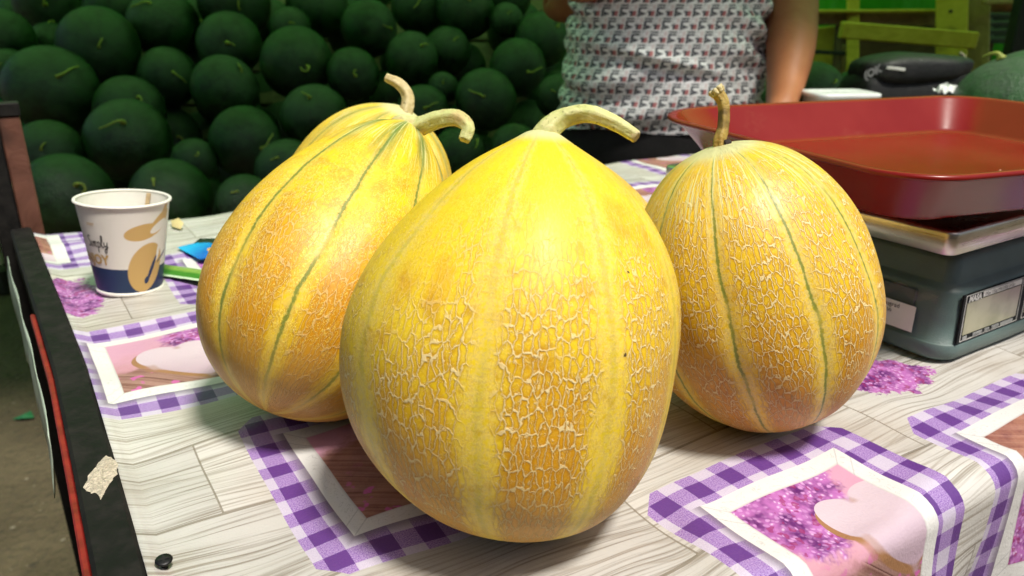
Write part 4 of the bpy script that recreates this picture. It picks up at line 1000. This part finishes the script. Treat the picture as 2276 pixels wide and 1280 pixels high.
# ------------------------------------------------------------------ things at the back right
def build_back():
    yel = mat_planks('yellow_lumber', (.54, .37, .028), (.68, .49, .055), .8); tan = mat_planks('tan_lumber', (.30, .20, .08), (.44, .30, .13), .8); brn = mat_planks('brown_lumber', (.10, .055, .025), (.16, .09, .04), .8)
    root = empty('lumber_rack', (1.5, 3.0, 0)); tag(root, 'rough yellow lumber rack behind the person with posts and cross beams', 'rack')
    D = 2.75
    def b(nm, x0, y0, x1, y1, wpx, d0, d1, m, th=.03):
        p0, p1 = at(x0, y0, d0), at(x1, y1, d1); v = (p1 - p0).normalized(); view = ((p0 + p1) / 2 - CL).normalized()
        up = view.cross(v).normalized(); return bar(nm, p0, p1, px(wpx, (d0 + d1) / 2), th, m, root, up)
    b('front_beam', 1868, 66, 2168, 90, 36, 2.55, 2.50, yel, .045)
    b('rear_beam', 1600, 38, 2110, 42, 30, 2.85, 2.85, tan)
    b('ledge', 1560, 26, 2090, 24, 8, 2.80, 2.80, yel, .05)
    b('post', 1897, -120, 1893, 420, 26, 2.78, 2.90, yel)
    b('post', 2118, -140, 2110, 420, 62, 2.66, 2.85, yel, .05)
    b('post', 2178, -140, 2168, 420, 44, 2.70, 2.9, tan, .05)
    b('board', 1703, 100, 1703, 300, 40, 2.95, 3.0, yel); b('board', 1832, 60, 1832, 300, 44, 2.92, 3.0, yel); b('board', 1768, 60, 1768, 300, 50, 2.96, 3.0, tan); b('board', 1885, 100, 1870, 300, 26, 2.95, 3.0, tan)
    b('stay', 1868, 30, 1848, 300, 18, 2.86, 2.9, brn)
    b('crossbar', 1600, 103, 1905, 120, 9, 2.82, 2.84, plain('dark_bar', (.012, .012, .012), .6), .01)
    b('board', 2185, 4, 2300, 2, 12, 2.66, 2.66, tan)
    b('shade_panel', 1855, 140, 2200, 140, 170, 3.0, 3.0, brn, .02)  # dark sheet added in place of the brown shade behind the beams
    V, F = tube([at(2113, 22, 2.615), at(2113, 28, 2.615)], [.006, .006], 10, 2); kn = mesh('knot', V, F, brn, root)
    # dark hollow and grey crates behind the rack
    cr = plain('grey_crate_plastic', (.045, .055, .055), .5, .3, 20)
    c = empty('plastic_crate', at(2225, 100, 2.9)); tag(c, 'dark grey plastic crate on the rack at the right edge', 'crate')
    for i, y in enumerate((34, 52, 70, 88)):
        p0, p1 = at(2196, y, 2.86), at(2262, y, 2.86); bar('slat', p0, p1, px(11, 2.86), .012, cr, c)
    for x in (2200, 2258): bar('corner_post', at(x, 28, 2.87), at(x, 96, 2.87), .02, .02, cr, c, Vector((1, 0, 0)))
    mesh('inner_wall', [at(2196, 24, 2.95), at(2262, 24, 2.95), at(2262, 97, 2.95), at(2196, 97, 2.95)], [(0, 1, 2, 3)], plain('crate_shade', (.03, .034, .036), .7), c, False)
    V, F = loft([[at(2228, 12, 2.9) + Vector((r_ * math.cos(2 * math.pi * i / 20), r_ * math.sin(2 * math.pi * i / 20), z)) for i in range(20)] for r_, z in ((.035, -.04), (.05, .02), (.052, .05), (.045, .05), (.03, .0))])
    tag(mesh('clay_pot', V, F, plain('terracotta', (.36, .14, .06), .8, .3)), 'small terracotta pot above the grey crate', 'pot')
    dkm = plain('black_pole_paint', (.010, .011, .010), .5, .3)
    p0, p1 = at(2262, 125, 2.2), at(2268, -160, 2.2); p0.z = 0; p0.x = p1.x = at(2266, 60, 2.2).x; p0.y = p1.y = at(2266, 60, 2.2).y
    tag(bar('black_pole', p0, p1, .045, .045, dkm, None, Vector((1, 0, 0))), 'black upright pole at the right edge behind the light green watermelon', 'pole')
    # tarpaulins
    g = G('green_tarpaulin'); o = g.obj(); n1 = g.noise(o, 3, 3); wv = g.noise(g.vmul(o, (1, 1, .2)), 6, 3)
    tarp = g.done(g.mix(g.rng(n1, .35, .65), (.035, .26, .012), (.06, .36, .02)), .45, g.bump(wv, .05), .4, Transmission_Weight=.0)
    g = G('teal_tarpaulin'); o = g.obj(); n1 = g.noise(o, 3, 3)
    teal = g.done(g.mix(g.rng(n1, .35, .65), (.015, .22, .10), (.03, .30, .15)), .45, g.bump(g.noise(g.vmul(o, (1, 1, .2)), 6, 3), .05), .4)
    def sheet(nm, x0, x1, y, z0, z1, m, lab):
        V, F, n = [], [], 60
        for i in range(n + 1):
            x = x0 + (x1 - x0) * i / n
            for z in (z0, (z0 + z1) / 2, z1): V.append((x, y + .03 * math.sin(x * 9) + .02 * math.sin(x * 23 + z), z))
        for i in range(n):
            for k in range(2): F.append((i * 3 + k, (i + 1) * 3 + k, (i + 1) * 3 + k + 1, i * 3 + k + 1))
        o = mesh(nm, V, F, m); o.modifiers.new('t', 'SOLIDIFY').thickness = .002; tag(o, lab, 'tarpaulin'); return o
    sheet('tarpaulin', .95, 5.0, 3.9, .02, 2.25, tarp, 'bright green tarpaulin wall behind the lumber rack')
    sheet('tarpaulin', -3.8, .90, 4.1, .02, 2.25, teal, 'teal green tarpaulin wall behind the watermelon pile')
    # black shoulder bag on the table
    bagm = plain('black_nylon', (.009, .009, .010), .62, .35, 60, .0015, 500); c = T(.83, .775, 0)
    root = empty('black_bag', c); tag(root, 'black nylon bag lying on the table behind the red tray', 'bag')
    ex = Vector((1, .10, 0)).normalized(); ey = Vector((-.10, 1, 0)).normalized()
    c = at(2002, 190, 1.62); c.z = TZ + .002
    def blob(nm, c, hx, hy, hz, m, par_, tilt=0.0, e=.5, seed=1, n=20):
        V = []; F = []; rn = random.Random(seed); ph = [rn.uniform(0, 6) for _ in range(6)]
        for i in range(n + 1):
            th = math.pi * i / n - math.pi / 2
            for k in range(2 * n):
                a = math.pi * k / n
                s = lambda v, e_: (abs(v) ** e_) * (1 if v >= 0 else -1)
                x = hx * s(math.cos(th), e) * s(math.cos(a), e); y = hy * s(math.cos(th), e) * s(math.sin(a), e); z = hz * s(math.sin(th), e)
                w = 1 + .05 * math.sin(3 * a + ph[0] + z * 30) + .03 * math.sin(7 * a + ph[1])
                V.append(c + ex * (x * w) + ey * (y * w) + Vector((0, 0, hz + z * (1 + .10 * math.sin(4 * x / hx + ph[2])) + tilt * x)))
        for i in range(n):
            for k in range(2 * n): F.append((i * 2 * n + k, i * 2 * n + (k + 1) % (2 * n), (i + 1) * 2 * n + (k + 1) % (2 * n), (i + 1) * 2 * n + k))
        return mesh(nm, V, F, m, par_)
    blob('body', c, .122, .07, .072, bagm, root, .04)
    blob('flap', c + Vector((.005, -.012, .115)), .116, .062, .030, plain('black_flap', (.014, .013, .014), .55, .3, 60, .001), root, .02, .6, 3)
    gm = plain('grey_print', (.16, .16, .16), .6)
    p = at(1922, 176, 1.53); text('side_print', '(OK', .020, p, Vector((.9, .1, .42)).normalized(), Vector((-.25, .1, .95)).normalized(), gm, root, .0012)
    bar('white_tag', at(1971, 150, 1.53), at(2012, 155, 1.53), .006, .003, plain('white_tag', (.75, .74, .70), .5), root)
    V, F = tube([at(2133, 117, 1.60), at(2142, 125, 1.60), at(2148, 145, 1.60), at(2150, 158, 1.60)], [.003, .004, .005, .003], 8, 3); z_ = mesh('zip_pull', V, F, plain('beige_cord', (.52, .42, .30), .7), root)
    V, F = tube([at(2141, 142, 1.59), at(2140, 158, 1.59), at(2137, 175, 1.59)], [.003, .003, .002], 8, 3); mesh('zip_cord', V, F, plain('beige_cord_light', (.60, .52, .36), .7), root)
    # lidded food box
    c = at(1860, 250, 1.50); c.z = TZ + .001
    root = empty('food_box', c); tag(root, 'white lidded plastic food box behind the tray edge beside the black bag', 'food box')
    wp = plain('white_plastic', (.70, .70, .72), .3, .08, 30); cp = plain('cloudy_plastic', (.48, .53, .52), .25, .1, 30)
    def rr(i, z, r=.02): return [c + ex * p.x + ey * p.y + Vector((0, 0, p.z)) for p in rrect(-.062 + i, .062 - i, -.05 + i, .05 - i, r, z, 6)]
    h = at(1860, 206, 1.48).z - TZ - .004
    V, F = loft([rr(.012, 0), rr(.008, .003), rr(.003, h - .006), rr(.003, h)]); mesh('tub', V, F, cp, root)
    V, F = loft([rr(.001, h - .004), rr(-.002, h - .003), rr(-.002, h + .003), rr(.002, h + .005), rr(.008, h + .005), rr(.011, h + .002), rr(.02, h + .002)]); mesh('lid', V, F, wp, root)
    # paper tissue
    c = at(2104, 212, 1.46); V = []; rn = random.Random(8)
    for i in range(7):
        for k in range(7): V.append(c + Vector(((i - 3) * .006 + rn.uniform(-.003, .003), (k - 3) * .006, .012 * math.cos((i - 3) * .5) * math.cos((k - 3) * .5) + rn.uniform(0, .014))))
    tag(mesh('paper_tissue', V, [(i * 7 + k, (i + 1) * 7 + k, (i + 1) * 7 + k + 1, i * 7 + k + 1) for i in range(6) for k in range(6)], plain('tissue', (.75, .75, .76), .8), None, False), 'crumpled white tissue between the bag and the light green watermelon', 'tissue')
    # pale box far left, leaf on the ground
    bx = plain('pale_carton', (.62, .56, .42), .8, .1, 10); c = at(-10, 520, 3.2)
    bar('pale_carton', (c.x - .35, c.y, c.z + .05), (c.x + .10, c.y, c.z + .05), .28, .3, bx); o = bpy.data.objects['pale_carton']; tag(o, 'pale carton standing on the ground at the left picture edge', 'carton')
    V, F = boxv(c.x - .4, c.x + .13, c.y - .2, c.y + .2, 0, c.z - .092, .01); tag(mesh('dark_crate', V, F, plain('dark_crate', (.03, .026, .018), .8, .3, 10), None, False), 'dark crate under the pale carton at the left edge', 'crate')
    d = at(55, 928, 1); t = (0.004 - CL.z) / (d - CL).z; c = CL + (d - CL) * t
    tag(mesh('leaf', [c + Vector(v) for v in ((-.03, -.01, 0), (.005, -.016, .006), (.03, -.004, .002), (.004, .026, .008), (0, 0, .012))], [(0, 1, 4), (1, 2, 4), (2, 3, 4), (3, 0, 4)], plain('green_leaf', (.02, .13, .05), .5), None, False), 'small green leaf scrap lying on the dirt left of the table', 'leaf')
    rn = random.Random(4); V, F = [], []
    for _ in range(260):
        c = Vector((rn.uniform(-2.4, -.3), rn.uniform(.4, 3.2), 0)); s = rn.uniform(.002, .007); k = len(V)
        for q in range(5): V.append(c + Vector((s * math.cos(q * 1.26) * rn.uniform(.6, 1.2), s * math.sin(q * 1.26) * rn.uniform(.6, 1.2), .001)))
        V.append(c + Vector((0, 0, s * .6))); F += [(k + q, k + (q + 1) % 5, k + 5) for q in range(5)]
    tag(mesh('gravel', V, F, plain('small_stones', (.20, .17, .12), .9, .4, 30), None, False), 'scattered small stones on the dirt left of the table', None, None, 'stuff')
    # stall roof over the pile and the person
    rf = empty('stall_canopy', (0, 3, 0)); tag(rf, 'thin green canvas stall roof above the watermelons and the person', 'canopy')
    g = G('thin_green_canvas'); n1 = g.noise(g.obj(), 5, 3); cg = g.mix(n1, (.24, .66, .18), (.30, .72, .22))
    df = g.n('ShaderNodeBsdfDiffuse'); tl = g.n('ShaderNodeBsdfTranslucent'); mx = g.n('ShaderNodeMixShader'); mx.inputs[0].default_value = .64
    g.put(df.inputs['Color'], cg); g.put(tl.inputs['Color'], cg)
    g.nt.links.new(df.outputs[0], mx.inputs[1]); g.nt.links.new(tl.outputs[0], mx.inputs[2])
    g.nt.links.new(mx.outputs[0], g.nt.nodes['Material Output'].inputs['Surface']); g.nt.nodes.remove(g.b); cm = g.mat
    V, F = [], []
    for i in range(11):
        x = -4.2 + 9.4 * i / 10
        for (y, z) in ((1.20, 2.14), (1.22, 2.30), (2.7, 2.75), (4.35, 2.30)): V.append((x, y + .02 * math.sin(i), z - .03 * math.sin(i * math.pi)))
    for i in range(10):
        for k in range(3): F.append((i * 4 + k, (i + 1) * 4 + k, (i + 1) * 4 + k + 1, i * 4 + k + 1))
    mesh('roof_cloth', V, F, cm, rf, False)
    for x, y in ((-4.1, 1.1), (5.1, 1.1), (-4.1, 4.3), (5.1, 4.3)): bar('pole', (x, y, 0), (x, y, 2.3), .04, .04, dkm, rf, Vector((1, 0, 0)))

def build_sky_blocker():
    # unseen hall-like block added behind the viewer to keep low sky off the stall
    wall = plain('weathered_render', (.30, .28, .25), .9, .15, .8, .01, 6); gl = plain('dark_glass', (.03, .04, .045), .15, .2, 2); rf = plain('roof_tin', (.20, .19, .18), .6, .2, 2)
    h = empty('low_sky_blocker', (0, -9, 0)); tag(h, 'unseen hall-shaped block added behind the camera to cut low sky light', 'light blocker')
    V, F = boxv(-16, 18, -15, -8, 0, 6.2, .02); mesh('wall', V, F, wall, h, False)
    V, F = loft([[Vector((x, y, z)) for x, y, z in ((x0, -15.6, 6.21), (x0, -7.4, 6.21), (x0, -11.5, 8.4))] for x0 in (-16.5, 18.5)]); mesh('roof', V, F, rf, h, False)
    for i in range(8):
        x = -14 + i * 4; V, F = boxv(x, x + 1.6, -8.02, -7.97, 1.4, 3.2, .01); w_ = mesh('window', V, F, gl, h, False)
        V, F = boxv(x - .08, x + 1.68, -7.99, -7.9, 1.3, 1.4, .01); mesh('sill', V, F, wall, w_, False)
build_table()
build_sky_blocker()
build_cloth()
build_scale()
build_tray()
build_melons()
build_cup()
build_sachets()
build_watermelons()
build_person()
build_back()
